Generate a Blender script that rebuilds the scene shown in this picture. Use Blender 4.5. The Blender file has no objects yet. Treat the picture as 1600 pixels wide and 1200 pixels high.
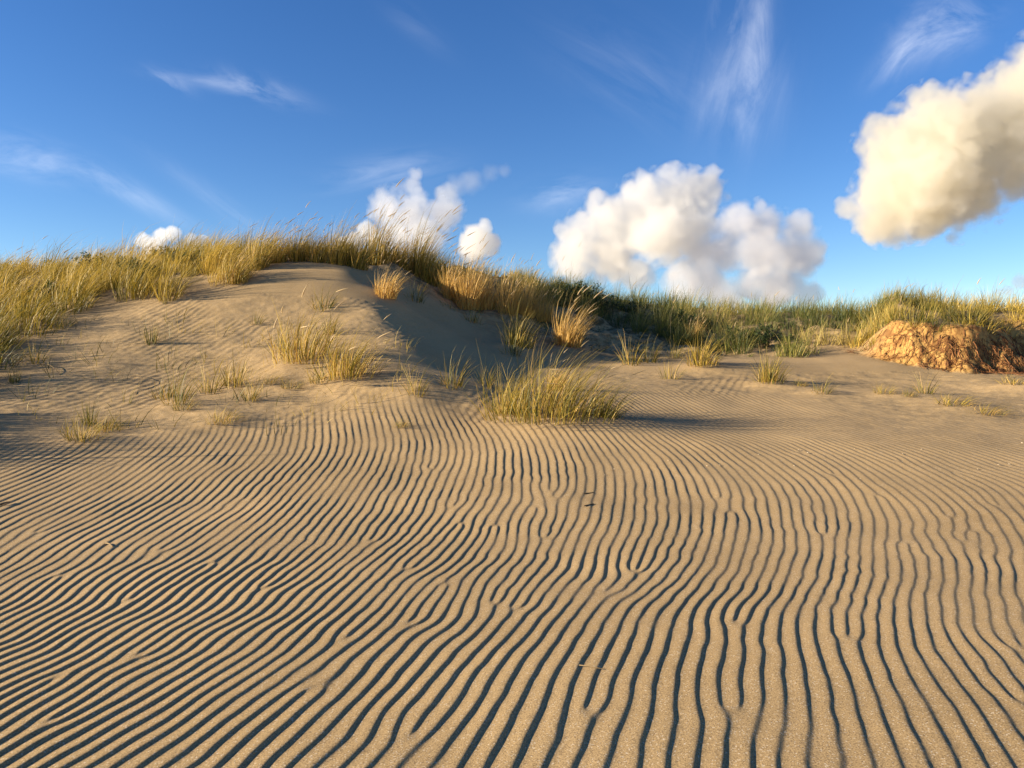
import bpy, bmesh, math, random
import numpy as np
from mathutils import Vector

sc = bpy.context.scene
COL = sc.collection
R = math.radians

# ------------------------------------------------------------------ camera
F = 1150.0                      # focal length in pixels of the 1600 px wide photograph
CAM = np.array([0.0, 0.0, 1.15])
PITCH = math.atan(40.0 / F)     # the camera looks slightly down
cd = bpy.data.cameras.new('camera')
cam = bpy.data.objects.new('camera', cd)
COL.objects.link(cam)
cam.location = CAM
cam.rotation_euler = (R(90) - PITCH, 0, 0)
cd.sensor_width = 36.0
cd.lens = 36.0 * F / 1600.0
cd.clip_start = 0.05
cd.clip_end = 20000
sc.camera = cam

# ------------------------------------------------------------------ sun, sky, exposure
SUN_EL, SUN_FRONT = R(15.5), R(-10.0)       # low sun on the left, a little behind the viewer
S = Vector((-math.cos(SUN_EL) * math.cos(SUN_FRONT), math.cos(SUN_EL) * math.sin(SUN_FRONT), math.sin(SUN_EL)))
ld = bpy.data.lights.new('sun', 'SUN')
ld.energy = 5.0
ld.angle = R(0.5)
ld.color = (1.0, 0.87, 0.67)
sun = bpy.data.objects.new('sun', ld)
COL.objects.link(sun)
sun.rotation_euler = (-S).to_track_quat('-Z', 'Y').to_euler()

world = bpy.data.worlds.new('World')
sc.world = world
world.use_nodes = True
sc.view_settings.view_transform = 'Standard'
sc.view_settings.look = 'None'
sc.view_settings.gamma = 1.0
sc.view_settings.exposure = 1.48
sc.cycles.use_denoising = True
sc.cycles.volume_bounces = 8
sc.cycles.max_bounces = 10
sc.cycles.diffuse_bounces = 3
sc.cycles.transmission_bounces = 4
sc.cycles.transparent_max_bounces = 6


def pix_dir(px, py):
    """direction through a pixel of the photograph"""
    a, b = (px - 800.0) / F, (600.0 - py) / F
    c, s = math.cos(PITCH), math.sin(PITCH)
    return np.array([a, c + b * s, -s + b * c])


class NT:
    """small helper for node trees"""
    def __init__(self, tree):
        self.t = tree
        tree.nodes.clear()

    def n(self, kind, **kw):
        nd = self.t.nodes.new(kind)
        for k, v in kw.items():
            if k == 'ins':
                for i, x in v.items():
                    if hasattr(x, 'is_output') or isinstance(x, bpy.types.NodeSocket):
                        self.t.links.new(x, nd.inputs[i])
                    else:
                        nd.inputs[i].default_value = x
            else:
                setattr(nd, k, v)
        return nd

    def math(self, op, a, b=None, c=None, clamp=False):
        ins = {0: a}
        if b is not None:
            ins[1] = b
        if c is not None:
            ins[2] = c
        return self.n('ShaderNodeMath', operation=op, use_clamp=clamp, ins=ins).outputs[0]

    def ramp(self, fac, stops, interp='LINEAR'):
        r = self.n('ShaderNodeValToRGB', ins={0: fac})
        cr = r.color_ramp
        cr.interpolation = interp
        while len(cr.elements) < len(stops):
            cr.elements.new(0.5)
        for e, (p, c) in zip(cr.elements, stops):
            e.position = p
            e.color = tuple(c) + (1.0,) if len(c) == 3 else c
        return r.outputs[0]

    def mix(self, fac, a, b, blend='MIX'):
        m = self.n('ShaderNodeMix', data_type='RGBA', blend_type=blend)
        for i, x in ((0, fac), (6, a), (7, b)):
            if isinstance(x, bpy.types.NodeSocket):
                self.t.links.new(x, m.inputs[i])
            else:
                m.inputs[i].default_value = x if i == 0 else (tuple(x) + (1.0,))[:4]
        return m.outputs[2]


def build_world():
    w = NT(world.node_tree)
    sky = w.n('ShaderNodeTexSky', sky_type='NISHITA', sun_disc=False)
    sky.sun_elevation = SUN_EL
    sky.sun_rotation = R(-90) + SUN_FRONT
    sky.altitude = 0
    sky.air_density = 0.9
    sky.dust_density = 0.0
    sky.ozone_density = 3.0
    col = w.n('ShaderNodeHueSaturation', ins={'Hue': 0.512, 'Saturation': 1.22, 'Value': 1.0, 'Color': sky.outputs[0]}).outputs[0]
    # thin cirrus: wisps of ice cloud far above, laid out by direction in the sky
    tc = w.n('ShaderNodeTexCoord')
    sx = w.n('ShaderNodeSeparateXYZ', ins={0: tc.outputs['Generated']})
    y = w.math('MAXIMUM', sx.outputs[1], 0.05)
    a = w.math('DIVIDE', sx.outputs[0], y)
    b = w.math('DIVIDE', sx.outputs[2], y)
    front = w.math('GREATER_THAN', sx.outputs[1], 0.05)
    total = None

    def wisp(px, py, ang, length, width, strength, scale, seed, stretch=5.0):
        d = pix_dir(px, py)
        a0, b0 = d[0] / d[1], d[2] / d[1]
        ca, sa = math.cos(R(ang)), math.sin(R(ang))
        da = w.math('SUBTRACT', a, a0)
        db = w.math('SUBTRACT', b, b0)
        u = w.math('ADD', w.math('MULTIPLY', da, ca), w.math('MULTIPLY', db, sa))
        v = w.math('SUBTRACT', w.math('MULTIPLY', db, ca), w.math('MULTIPLY', da, sa))
        vec = w.n('ShaderNodeCombineXYZ', ins={0: w.math('MULTIPLY', u, scale / stretch), 1: w.math('MULTIPLY', v, scale), 2: seed})
        nz = w.n('ShaderNodeTexNoise', ins={'Vector': vec.outputs[0], 'Scale': 1.0, 'Detail': 7.0, 'Roughness': 0.62, 'Distortion': 0.6})
        m = w.math('MULTIPLY_ADD', nz.outputs[0], 2.8, -1.1, clamp=True)
        eu = w.math('POWER', w.math('DIVIDE', u, length / F), 2.0)
        ev = w.math('POWER', w.math('DIVIDE', v, width / F), 2.0)
        e = w.math('EXPONENT', w.math('MULTIPLY', w.math('ADD', eu, ev), -1.0))
        return w.math('MULTIPLY', w.math('MULTIPLY', m, e), strength)

    for args in ((1180, 85, 83, 100, 19, 0.44, 18, 3.1, 2.6), (1140, 60, 78, 100, 34, 0.20, 18, 5.0, 3),
                 (1160, 150, 75, 70, 60, 0.22, 20, 9.2),
                 (262, 126, -22, 32, 12, 0.28, 24, 1.3, 3.5), (400, 138, -16, 65, 16, 0.36, 22, 7.7, 3.5), (330, 128, -8, 70, 9, 0.18, 30, 2.2),
                 (30, 245, -14, 90, 26, 0.32, 22, 4.4), (170, 285, -28, 110, 16, 0.24, 24, 8.8),
                 (1475, 40, 25, 60, 36, 0.52, 13, 6.1, 1.5), (1420, 75, 45, 60, 22, 0.4, 18, 6.9, 2),
                 (600, 270, 8, 75, 22, 0.32, 26, 2.9), (645, 40, -40, 60, 18, 0.06, 24, 3.9),
                 (1000, 120, -30, 120, 60, 0.08, 18, 7.1), (360, 330, -35, 140, 14, 0.12, 24, 5.5),
                 (880, 305, 10, 50, 22, 0.35, 26, 1.9), (1520, 462, 6, 60, 12, 0.5, 30, 2.6)):
        x = wisp(*args)
        total = x if total is None else w.math('ADD', total, x)
    fac = w.math('MULTIPLY', total, front, clamp=True)
    cirrus = w.mix(1.0, (7.4, 7.6, 8.2), (1, 1, 1), 'MULTIPLY')
    col = w.mix(fac, col, cirrus)
    bg = w.n('ShaderNodeBackground', ins={'Color': col, 'Strength': 0.066})
    out = w.n('ShaderNodeOutputWorld', ins={0: bg.outputs[0]})


build_world()


# ------------------------------------------------------------------ object helpers
def tag(o, label=None, cat=None, group=None, kind=None):
    if label:
        o['label'] = label
    if cat:
        o['category'] = cat
    if group:
        o['group'] = group
    if kind:
        o['kind'] = kind
    return o


def make_mesh(name, v, f, mat, attrs=None, smooth=True):
    """mesh from numpy arrays; f is (n,4) quads, or a list of quads and triangles"""
    me = bpy.data.meshes.new(name)
    v = np.asarray(v, dtype=np.float32)
    f = np.asarray(f, dtype=np.int32)
    n, k = f.shape
    me.vertices.add(len(v))
    me.vertices.foreach_set('co', v.ravel())
    me.loops.add(n * k)
    me.loops.foreach_set('vertex_index', f.ravel())
    me.polygons.add(n)
    me.polygons.foreach_set('loop_start', np.arange(0, n * k, k, dtype=np.int32))
    me.polygons.foreach_set('loop_total', np.full(n, k, dtype=np.int32))
    me.polygons.foreach_set('use_smooth', np.full(n, smooth, dtype=bool))
    for an, arr in (attrs or {}).items():
        at = me.attributes.new(an, 'FLOAT', 'POINT')
        at.data.foreach_set('value', np.asarray(arr, dtype=np.float32))
    me.update()
    me.materials.append(mat)
    return me


def link(name, me, parent=None, loc=(0, 0, 0)):
    o = bpy.data.objects.new(name, me)
    COL.objects.link(o)
    o.location = loc
    if parent is not None:
        o.parent = parent
    return o


# ------------------------------------------------------------------ noise on arrays
def _hash(ix, iy, seed):
    h = (ix.astype(np.int64) * 374761393 + iy.astype(np.int64) * 668265263 + seed * 974711) & 0x7fffffff
    h = ((h ^ (h >> 13)) * 1274126177) & 0x7fffffff
    return ((h ^ (h >> 16)) & 0xffff) / 32767.5 - 1.0


def vnoise(x, y, seed=0):
    ix, iy = np.floor(x), np.floor(y)
    fx, fy = x - ix, y - iy
    ux, uy = fx * fx * fx * (fx * (fx * 6 - 15) + 10), fy * fy * fy * (fy * (fy * 6 - 15) + 10)
    a, b = _hash(ix, iy, seed), _hash(ix + 1, iy, seed)
    c, d = _hash(ix, iy + 1, seed), _hash(ix + 1, iy + 1, seed)
    return (a + (b - a) * ux) * (1 - uy) + (c + (d - c) * ux) * uy


def fbm(x, y, seed=0, octaves=4, gain=0.5):
    s, amp = 0, 1.0
    for k in range(octaves):
        s = s + amp * vnoise(x * 2.03 ** k + 17.3 * k, y * 2.03 ** k - 9.1 * k, seed + k)
        amp *= gain
    return s


def sstep(a, b, x):
    t = np.clip((x - a) / (b - a), 0, 1)
    return t * t * (3 - 2 * t)


# ------------------------------------------------------------------ terrain
# survey points: pixel of the photograph and distance; or a plain x, y, z
SURVEY = [
    # flat foreground rising gently
    (700, 690, 7.4), (500, 690, 7.4), (300, 690, 7.35), (100, 690, 7.3), (900, 690, 7.4), (1100, 690, 7.4), (1300, 690, 7.45), (1500, 690, 7.5),
    (150, 800, 5.3), (700, 800, 5.35), (1300, 800, 5.35),
    (1100, 655, 8.8), (1300, 650, 9.1), (1500, 645, 9.4), (1640, 640, 9.6), (1300, 625, 10.2), (1500, 620, 10.6), (1120, 628, 9.9), (1000, 610, 10.6),
    (1640, 600, 11.4), (1480, 597, 11.8), (1350, 595, 11.9), (1220, 590, 12.1), (1120, 585, 12.3), (1280, 560, 13.6), (1150, 562, 13.5),
    (860, 662, 8.3), (980, 660, 8.4), (760, 655, 8.4),
    # left dune face
    (600, 640, 8.4), (500, 640, 8.5), (400, 640, 8.5), (300, 640, 8.5), (150, 650, 8.2), (0, 650, 8.0), (-150, 640, 8.0),
    (500, 600, 9.3), (400, 590, 9.6), (300, 580, 9.9), (200, 590, 9.6), (100, 600, 9.2), (0, 597, 9.3), (-150, 580, 9.6),
    (550, 560, 10.1), (480, 530, 10.9), (400, 520, 11.2), (300, 520, 11.2), (200, 535, 10.8), (100, 540, 10.7), (0, 530, 10.9), (-150, 510, 11.3),
    (540, 490, 11.9), (450, 470, 12.3), (380, 465, 12.4), (330, 462, 12.6), (240, 475, 12.3), (170, 490, 12.0), (100, 480, 12.6),
    (400, 427, 13.3), (450, 418, 13.6), (500, 418, 13.7), (540, 425, 13.5),
    # nose of the dune and the shaded slope right of it
    (590, 485, 12.0), (625, 540, 10.5), (650, 590, 9.3), (690, 615, 9.0), (780, 622, 9.2), (880, 622, 9.5),
    (640, 513, 12.0), (700, 538, 12.0), (800, 567, 12.0), (880, 586, 11.7), (720, 580, 10.5), (800, 600, 10.5),
    (590, 447, 13.6), (640, 482, 13.5), (740, 522, 13.5), (860, 556, 13.5), (960, 578, 12.8),
    # hummocky ground behind the hollow
    (620, 432, 15.0), (700, 458, 15.8), (800, 482, 16), (900, 508, 16), (1000, 533, 15.8), (1100, 545, 15.6), (1200, 548, 15),
    (600, 405, 17.2), (750, 425, 18.6), (850, 448, 19.0), (950, 470, 19.5), (1050, 482, 19.5), (1200, 492, 19), (1320, 492, 18),
    (450, 400, 16), (330, 407, 16.2), (200, 416, 16.8), (100, 430, 17), (0, 440, 17), (-150, 442, 17), (-400, 445, 16), (60, 462, 14), (-80, 475, 13.4),
    # ground under the eroded bank (its step is added later)
    (1400, 572, 12.8), (1460, 583, 12.4), (1560, 584, 12.4), (1640, 580, 12.8), (1800, 575, 13),
    (1400, 545, 14.5), (1500, 548, 14.5), (1600, 548, 14.5), (1750, 545, 14.5), (1500, 535, 17), (1700, 535, 17),
]
PLAIN = [(x, y, 0.0) for x in (-6, -2, 2, 6) for y in (-2, 1, 3.4)] + [
    (-13, 8.5, 0.95), (-13, 12, 2.2), (-14, 16, 3.0), (-9, 24, 2.4), (0, 25, 2.2), (10, 24, 1.6), (14, 9, 0.35), (15, 13, 1.0), (17, 18, 1.3), (-12, 3, 0.2), (12, 4, 0.05)]
pts = []
for px, py, Y in SURVEY:
    d = pix_dir(px, py)
    p = CAM + d * (Y / d[1])
    pts.append(p)
pts = np.array(pts + [np.array(p, float) for p in PLAIN])


def _tps_u(r2):
    return r2 * np.log(r2 + 1e-9)


def _fit_tps(P, lam=0.02):
    n = len(P)
    d2 = ((P[:, None, :2] - P[None, :, :2]) ** 2).sum(-1)
    K = _tps_u(d2) + lam * np.eye(n) * d2.mean() ** 0.5
    Q = np.c_[np.ones(n), P[:, :2]]
    A = np.zeros((n + 3, n + 3))
    A[:n, :n], A[:n, n:], A[n:, :n] = K, Q, Q.T
    return np.linalg.solve(A, np.r_[P[:, 2], 0, 0, 0])


TPS = _fit_tps(pts)
BANK_X = np.array([6.3, 6.4, 6.52, 6.75, 7.1, 7.5, 8.1, 8.60, 8.85, 9.2, 9.7, 11, 14, 20])
BANK_Y = np.array([18.0, 15.3, 14.2, 13.4, 12.9, 12.55, 12.4, 12.45, 12.7, 12.95, 13.1, 13.5, 13.9, 14.0])


def base_z(x, y):
    """smooth sand surface, without ripples"""
    shp = x.shape
    x, y = x.ravel(), y.ravel()
    z = np.empty_like(x)
    n = len(pts)
    for i in range(0, len(x), 60000):
        xs, ys = x[i:i + 60000], y[i:i + 60000]
        acc = TPS[n] + TPS[n + 1] * xs + TPS[n + 2] * ys
        for k in range(n):
            acc = acc + TPS[k] * _tps_u((xs - pts[k, 0]) ** 2 + (ys - pts[k, 1]) ** 2)
        z[i:i + 60000] = acc
    z = z * sstep(3.0, 4.6, y)
    rr = np.hypot(x, y)
    z = z * (1 - sstep(22, 30, rr)) + 0.8 * sstep(22, 30, rr)
    return z.reshape(shp)


def bank_step(x, y):
    """height of the eroded bank above the sand, and how much a spot belongs to its face"""
    yb = np.interp(x, BANK_X, BANK_Y, left=60)
    wob = 0.16 * fbm(x * 1.7, y * 0.9, 31, 3)
    # distance behind the front, roughly perpendicular to it
    sl = np.interp(x, BANK_X[:-1], np.abs(np.diff(BANK_Y) / np.diff(BANK_X)), left=3.9)
    d = (y - yb + wob) / np.sqrt(1 + sl ** 2)
    up = sstep(-0.05, 0.95, d)
    rough = 0.055 * fbm(x * 2.6 + y * 1.2, y * 4.5 - x * .8, 41, 5, 0.62)
    fade = 1 - sstep(17, 21, y)
    fade = fade * (1 - (1 - sstep(0.46, 0.53, x / np.maximum(y, 1))) * sstep(13.3, 14.2, y))
    face = sstep(-0.12, 0.05, d) * (1 - sstep(0.8, 1.25, d))
    h = (0.66 * sstep(6.3, 6.8, x) * up + face * rough) * fade
    return h, face * fade * sstep(0, 0.2, fade)


def lookup(x, y):
    x, y = np.asarray(x, float), np.asarray(y, float)
    return base_z(x, y) + bank_step(x, y)[0]


def hit(px, py, lo=2.0, hi=26.0):
    """where the ray through a pixel meets the sand"""
    d = pix_dir(px, py)
    d = d / d[1]
    t = np.linspace(lo, hi, 700)
    p = CAM[None] + d[None] * t[:, None]
    g = p[:, 2] - lookup(p[:, 0], p[:, 1])
    k = np.argmax(g < 0)
    if g[k] >= 0:
        k = int(np.argmin(np.abs(g)))
        return p[k]
    t0 = t[k - 1] + (t[k] - t[k - 1]) * g[k - 1] / (g[k - 1] - g[k] + 1e-12)
    return CAM + d * t0


def hits(P):
    """like hit(), for many pixels at once, on the open sand"""
    D = np.array([pix_dir(a, b) for a, b in P])
    D = D / D[:, 1:2]
    t = np.exp(np.linspace(math.log(1.6), math.log(16), 500))
    X = CAM[0] + D[:, 0:1] * t
    Y = CAM[1] + D[:, 1:2] * t
    Z = CAM[2] + D[:, 2:3] * t
    g = Z - base_z(X, Y)
    k = np.clip(np.argmax(g < 0, axis=1), 1, None)
    i = np.arange(len(P))
    g0, g1 = g[i, k - 1], g[i, k]
    tt = t[k - 1] + (t[k] - t[k - 1]) * g0 / (g0 - g1 + 1e-12)
    return np.c_[CAM[0] + D[:, 0] * tt, CAM[1] + D[:, 1] * tt]


# ------------------------------------------------------------------ wind ripples
# (origin, scale) of a close look, then spots with the run of the ripples in degrees and their spacing in metres
LOOKS = [
    ((0, 880, 3.75), [(20, 60, 22, .07), (60, 250, 21, .067), (60, 500, 20, .067), (60, 780, 25, .07), (60, 1000, 30, .072), (250, 1150, 31, .075),
                      (500, 60, 22, .07), (500, 300, 22, .067), (500, 560, 27, .067), (500, 800, 30, .07), (600, 1050, 33, .075), (800, 1150, 36, .08),
                      (1000, 80, 23, .07), (1000, 300, 25, .068), (1000, 560, 26, .068), (1000, 800, 32, .07), (1200, 1000, 37, .078),
                      (1400, 100, 28, .07), (1400, 350, 25, .068), (1400, 620, 31, .07), (1400, 900, 38, .075), (1450, 1100, 44, .08)]),
    ((400, 880, 3.75), [(100, 80, 32, .07), (200, 300, 32, .07), (200, 550, 37, .07), (200, 900, 40, .078), (250, 1100, 43, .08),
                        (600, 60, 35, .072), (600, 300, 39, .072), (650, 560, 48, .08), (600, 800, 48, .08), (600, 1000, 50, .08), (700, 1120, 52, .085),
                        (1000, 80, 38, .072), (1000, 300, 46, .075), (1000, 520, 50, .08), (1000, 750, 48, .08), (1000, 1000, 45, .085), (1100, 1130, 55, .09),
                        (1350, 100, 55, .075), (1350, 350, 56, .08), (1350, 600, 50, .08), (1400, 850, 55, .085), (1400, 1080, 62, .09)]),
    ((800, 880, 3.75), [(100, 120, 50, .078), (200, 300, 56, .08), (150, 600, 58, .085), (150, 900, 66, .09), (150, 1100, 68, .092),
                        (450, 60, 65, .078), (450, 300, 63, .08), (450, 550, 62, .085), (350, 850, 85, .09), (320, 1050, 75, .092),
                        (750, 80, 62, .078), (750, 300, 72, .08), (750, 550, 72, .085), (730, 800, 80, .09), (700, 1050, 83, .092),
                        (1000, 80, 75, .078), (1070, 300, 87, .08), (950, 550, 78, .085), (1040, 720, 96, .09), (1075, 950, 92, .092), (1060, 1120, 88, .092),
                        (1200, 100, 82, .078), (1180, 350, 98, .082), (1300, 550, 88, .085), (1190, 780, 112, .09), (1250, 1000, 90, .092),
                        (1450, 150, 82, .078), (1430, 450, 96, .083), (1440, 750, 90, .09), (1420, 1050, 88, .092)]),
    ((1180, 880, 3.75), [(120, 80, 80, .077), (110, 300, 90, .08), (140, 500, 98, .084), (170, 800, 95, .09), (190, 1080, 92, .092),
                         (380, 100, 87, .077), (390, 300, 98, .08), (420, 540, 112, .084), (480, 780, 102, .088), (560, 1000, 104, .092),
                         (640, 100, 95, .077), (680, 300, 102, .08), (750, 520, 112, .083), (840, 700, 116, .087), (900, 1000, 120, .092), (750, 1060, 112, .092),
                         (870, 60, 102, .076), (980, 270, 112, .08), (1050, 520, 122, .083), (1150, 700, 128, .087), (1200, 950, 125, .09),
                         (1110, 60, 113, .076), (1250, 250, 125, .08), (1350, 420, 135, .082), (1450, 560, 140, .085), (1400, 900, 130, .09), (1500, 1080, 122, .092),
                         (1350, 60, 128, .076), (1480, 200, 132, .08), (1540, 400, 130, .08), (1540, 700, 138, .085)]),
    ((0, 650, 3.81), [(100, 350, 18, .09), (100, 480, 19, .088), (100, 620, 20, .085), (100, 750, 22, .08), (100, 880, 25, .075),
                      (500, 320, 20, .09), (500, 480, 22, .088), (500, 620, 21, .085), (500, 750, 23, .08), (500, 880, 27, .075),
                      (900, 300, 25, .09), (900, 480, 23, .088), (900, 620, 24, .085), (900, 770, 28, .078), (900, 900, 27, .073),
                      (1250, 220, 42, .09), (1250, 330, 27, .09), (1250, 500, 27, .088), (1250, 650, 28, .083), (1250, 800, 31, .077), (1500, 150, 65, .09), (1500, 280, 38, .09)]),
    ((400, 650, 3.81), [(100, 220, 45, .09), (100, 400, 34, .088), (100, 600, 32, .083), (100, 850, 33, .075), (330, 150, 80, .09), (400, 300, 40, .088),
                        (500, 110, 108, .09), (500, 200, 55, .09), (500, 350, 40, .088), (500, 550, 38, .083), (500, 800, 34, .075),
                        (660, 90, 118, .09), (730, 130, 105, .09), (760, 180, 65, .09), (800, 300, 52, .088), (750, 450, 42, .085), (800, 650, 44, .08), (800, 870, 36, .075),
                        (900, 120, 112, .09), (960, 200, 84, .09), (920, 300, 74, .09), (900, 400, 50, .088), (950, 560, 48, .083), (1000, 800, 40, .077),
                        (1120, 130, 105, .09), (1150, 200, 82, .09), (1150, 320, 62, .09), (1200, 450, 65, .087), (1150, 620, 54, .083), (1200, 850, 46, .077),
                        (1270, 100, 130, .09), (1270, 170, 98, .09), (1330, 300, 84, .09), (1310, 430, 78, .088), (1340, 620, 62, .083), (1350, 850, 52, .078),
                        (1450, 110, 135, .09), (1480, 160, 112, .09), (1500, 280, 92, .09), (1480, 430, 84, .09), (1500, 620, 70, .085), (1520, 850, 56, .078)]),
    ((800, 650, 3.81), [(50, 150, 120, .09), (40, 280, 90, .09), (30, 450, 80, .09), (80, 600, 60, .085), (100, 850, 48, .078),
                        (200, 110, 148, .09), (220, 190, 115, .09), (140, 300, 92, .09), (300, 330, 108, .09), (310, 520, 92, .087), (270, 650, 62, .083), (310, 820, 74, .08),
                        (400, 130, 142, .09), (420, 210, 128, .09), (450, 300, 116, .09), (380, 440, 98, .09), (390, 590, 80, .086), (540, 620, 80, .085), (450, 880, 58, .078),
                        (600, 130, 152, .09), (600, 220, 132, .09), (600, 350, 116, .09), (690, 560, 112, .087), (580, 740, 66, .083), (650, 800, 68, .08), (800, 620, 95, .085),
                        (800, 110, 160, .09), (800, 200, 145, .09), (800, 330, 116, .09), (820, 480, 116, .088), (860, 700, 90, .083), (850, 860, 62, .078),
                        (1050, 120, 162, .09), (1050, 200, 148, .09), (1050, 320, 135, .09), (1060, 450, 112, .09), (1030, 600, 96, .086), (1050, 800, 108, .08), (970, 900, 85, .078),
                        (1300, 110, 165, .09), (1300, 210, 150, .09), (1300, 330, 142, .09), (1300, 480, 122, .088), (1240, 620, 106, .085), (1330, 680, 104, .083), (1230, 850, 86, .079),
                        (1500, 130, 166, .09), (1500, 250, 152, .09), (1500, 380, 145, .09), (1540, 600, 112, .086), (1510, 800, 90, .08)]),
    ((1180, 650, 3.81), [(200, 90, 166, .09), (150, 220, 150, .09), (200, 380, 140, .09), (200, 530, 118, .088), (230, 750, 97, .082), (220, 900, 82, .077),
                         (500, 100, 168, .09), (500, 240, 152, .09), (500, 380, 138, .09), (450, 560, 100, .086), (480, 720, 115, .083), (560, 880, 96, .077), (560, 620, 104, .085),
                         (800, 140, 168, .09), (800, 280, 155, .09), (800, 400, 148, .09), (780, 560, 124, .086), (720, 760, 112, .08), (810, 890, 100, .077),
                         (1100, 180, 168, .09), (1100, 320, 156, .09), (1100, 450, 142, .088), (1050, 620, 126, .085), (1000, 800, 118, .08), (1100, 900, 110, .077),
                         (1400, 250, 166, .09), (1400, 400, 155, .09), (1400, 550, 140, .087), (1350, 700, 130, .083), (1350, 880, 118, .077),
                         (1570, 350, 165, .09), (1570, 550, 150, .087), (1570, 750, 136, .082), (1570, 900, 130, .077)]),
]
# where a ripple ends: +1 where it ends towards the viewer, -1 where it ends away from the viewer
ENDS = [(917, 1109, 1), (1145, 1107, 1), (1149, 972, 1), (945, 925, 1), (991, 892, 1), (807, 949, 1), (696, 913, -1), (637, 973, 1),
        (536, 997, 1), (488, 1075, -1),   (636, 1149, 1), (771, 941, 1), (637, 888, 1), (413, 917, 1),
        (1325, 995, 1), (1590, 1011, 1), (1600, 1096, 1), (213, 1024, 1), (85, 1059, -1), (72, 1128, 1), (200, 936, 1),
        (850, 839, 1), (839, 794, -1),   (993, 891, 1), 
          (1144, 802, -1),  (868, 779, 1), (859, 768, 1),
           (1123, 779, 1),  
        (1286, 834, 1),  (1503, 845, 1), (1482, 807, 1), (1521, 831, -1), (1369, 776, -1),
        (673, 731, 1), (578, 844, 1), (720, 818, -1), (707, 792, 1), 
         (775, 821, -1),   
         (60, 830, 1), (250, 860, 1),  (180, 730, -1), (330, 880, -1), (90, 900, -1),
        (1400, 720, 1), (1500, 740, -1), (1300, 740, 1), (1250, 705, 1), (1560, 790, 1), (1420, 850, -1)]
NU, NV = 34, 32
U0, U1, V0, V1 = -1150.0, 1150.0, math.log(1.5), math.log(12.0)


def _bsp(t):
    """cubic B-spline weights for local position t"""
    return np.stack([(1 - t) ** 3, 3 * t ** 3 - 6 * t ** 2 + 4, -3 * t ** 3 + 3 * t ** 2 + 3 * t + 1, t ** 3], -1) / 6.0


def _cell(q, lo, hi, n):
    s = np.clip((q - lo) / (hi - lo), 0, 0.99999) * (n - 3)
    i = np.floor(s).astype(int)
    return i, s - i


def _rows(x, y):
    u, v = x / y * F, np.log(y)
    iu, tu = _cell(u, U0, U1, NU)
    iv, tv = _cell(v, V0, V1, NV)
    A = np.zeros((len(x), NU * NV))
    bu, bv = _bsp(tu), _bsp(tv)
    r = np.arange(len(x))
    for a in range(4):
        for b in range(4):
            A[r, (iu + a) * NV + iv + b] += bu[:, a] * bv[:, b]
    return A


def fit_ripples():
    P, ang, lam = [], [], []
    for (ox, oy, k), spots in LOOKS:
        for zx, zy, al, l in spots:
            P.append((ox + zx / k, oy + zy / k))
            ang.append(R(al))
            lam.append(l * (0.82 if oy > 700 else 0.93))
    P, ang, lam = np.array(P), np.array(ang), np.array(lam)
    dt = np.c_[np.cos(ang), -np.sin(ang)] * 2.0
    w0, w1 = hits(P - dt), hits(P + dt)
    mid = (w0 + w1) / 2
    T = w1 - w0
    T /= np.linalg.norm(T, axis=1, keepdims=True)
    N = np.c_[T[:, 1], -T[:, 0]]
    ends = hits([(a, b) for a, b, s in ENDS])
    sg = np.array([s for a, b, s in ENDS])
    rows, rhs = [], []

    def constraint(direction, target, w):
        h = 0.2 * lam[:, None] * direction
        a, b = mid - h, mid + h
        M = (_rows(b[:, 0], b[:, 1]) - _rows(a[:, 0], a[:, 1])) / 0.4
        t = np.full(len(mid), target)
        for (ex, ey), s in zip(ends, sg):
            th = np.arctan2(b[:, 1] - ey, b[:, 0] - ex) - np.arctan2(a[:, 1] - ey, a[:, 0] - ex)
            th = (th + np.pi) % (2 * np.pi) - np.pi
            t = t - (-s * th / (2 * np.pi)) / 0.4
        rows.append(M * w)
        rhs.append(t * w)

    constraint(T, 0.0, 1.0)
    constraint(N, 1.0, 1.25)
    # keep the field smooth
    G = np.arange(NU * NV).reshape(NU, NV)
    for (da, db) in ((1, 0), (0, 1)):
        c = G[da:NU - da or None, db:NV - db or None].ravel()
        lo = G[:NU - 2 * da or None, :NV - 2 * db or None].ravel()
        hi = G[2 * da:, 2 * db:].ravel()
        M = np.zeros((len(c), NU * NV))
        r = np.arange(len(c))
        M[r, c], M[r, lo], M[r, hi] = -2, 1, 1
        rows.append(M * SMOOTH)
        rhs.append(np.zeros(len(c)))
    A, b = np.vstack(rows), np.concatenate(rhs)
    c = np.linalg.lstsq(A, b, rcond=None)[0]
    res = A[:len(mid)] @ c - b[:len(mid)]
    res2 = (A[len(mid):2 * len(mid)] @ c - b[len(mid):2 * len(mid)]) / 0.7
    print('ripple fit: across', round(float(res.std()), 3), 'spacing', round(float(res2.std()), 3))
    return c.reshape(NU, NV), ends, sg


SMOOTH = 0.06
RC, REND, RSG = fit_ripples()


def ripple_phase(x, y):
    u, v = x / y * F, np.log(y)
    iu, tu = _cell(u, U0, U1, NU)
    iv, tv = _cell(v, V0, V1, NV)
    bu, bv = _bsp(tu), _bsp(tv)
    p = np.zeros_like(x)
    for a in range(4):
        for b in range(4):
            p += bu[:, a] * bv[:, b] * RC[iu + a, iv + b]
    core = np.ones_like(x)
    for (ex, ey), s in zip(REND, RSG):
        dx, dy = x - ex, y - ey
        p -= s * np.arctan2(dy, dx) / (2 * np.pi)
        core *= 1 - 0.85 * np.exp(-(dx * dx + dy * dy) / 0.030 ** 2)
    return p, core


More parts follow.
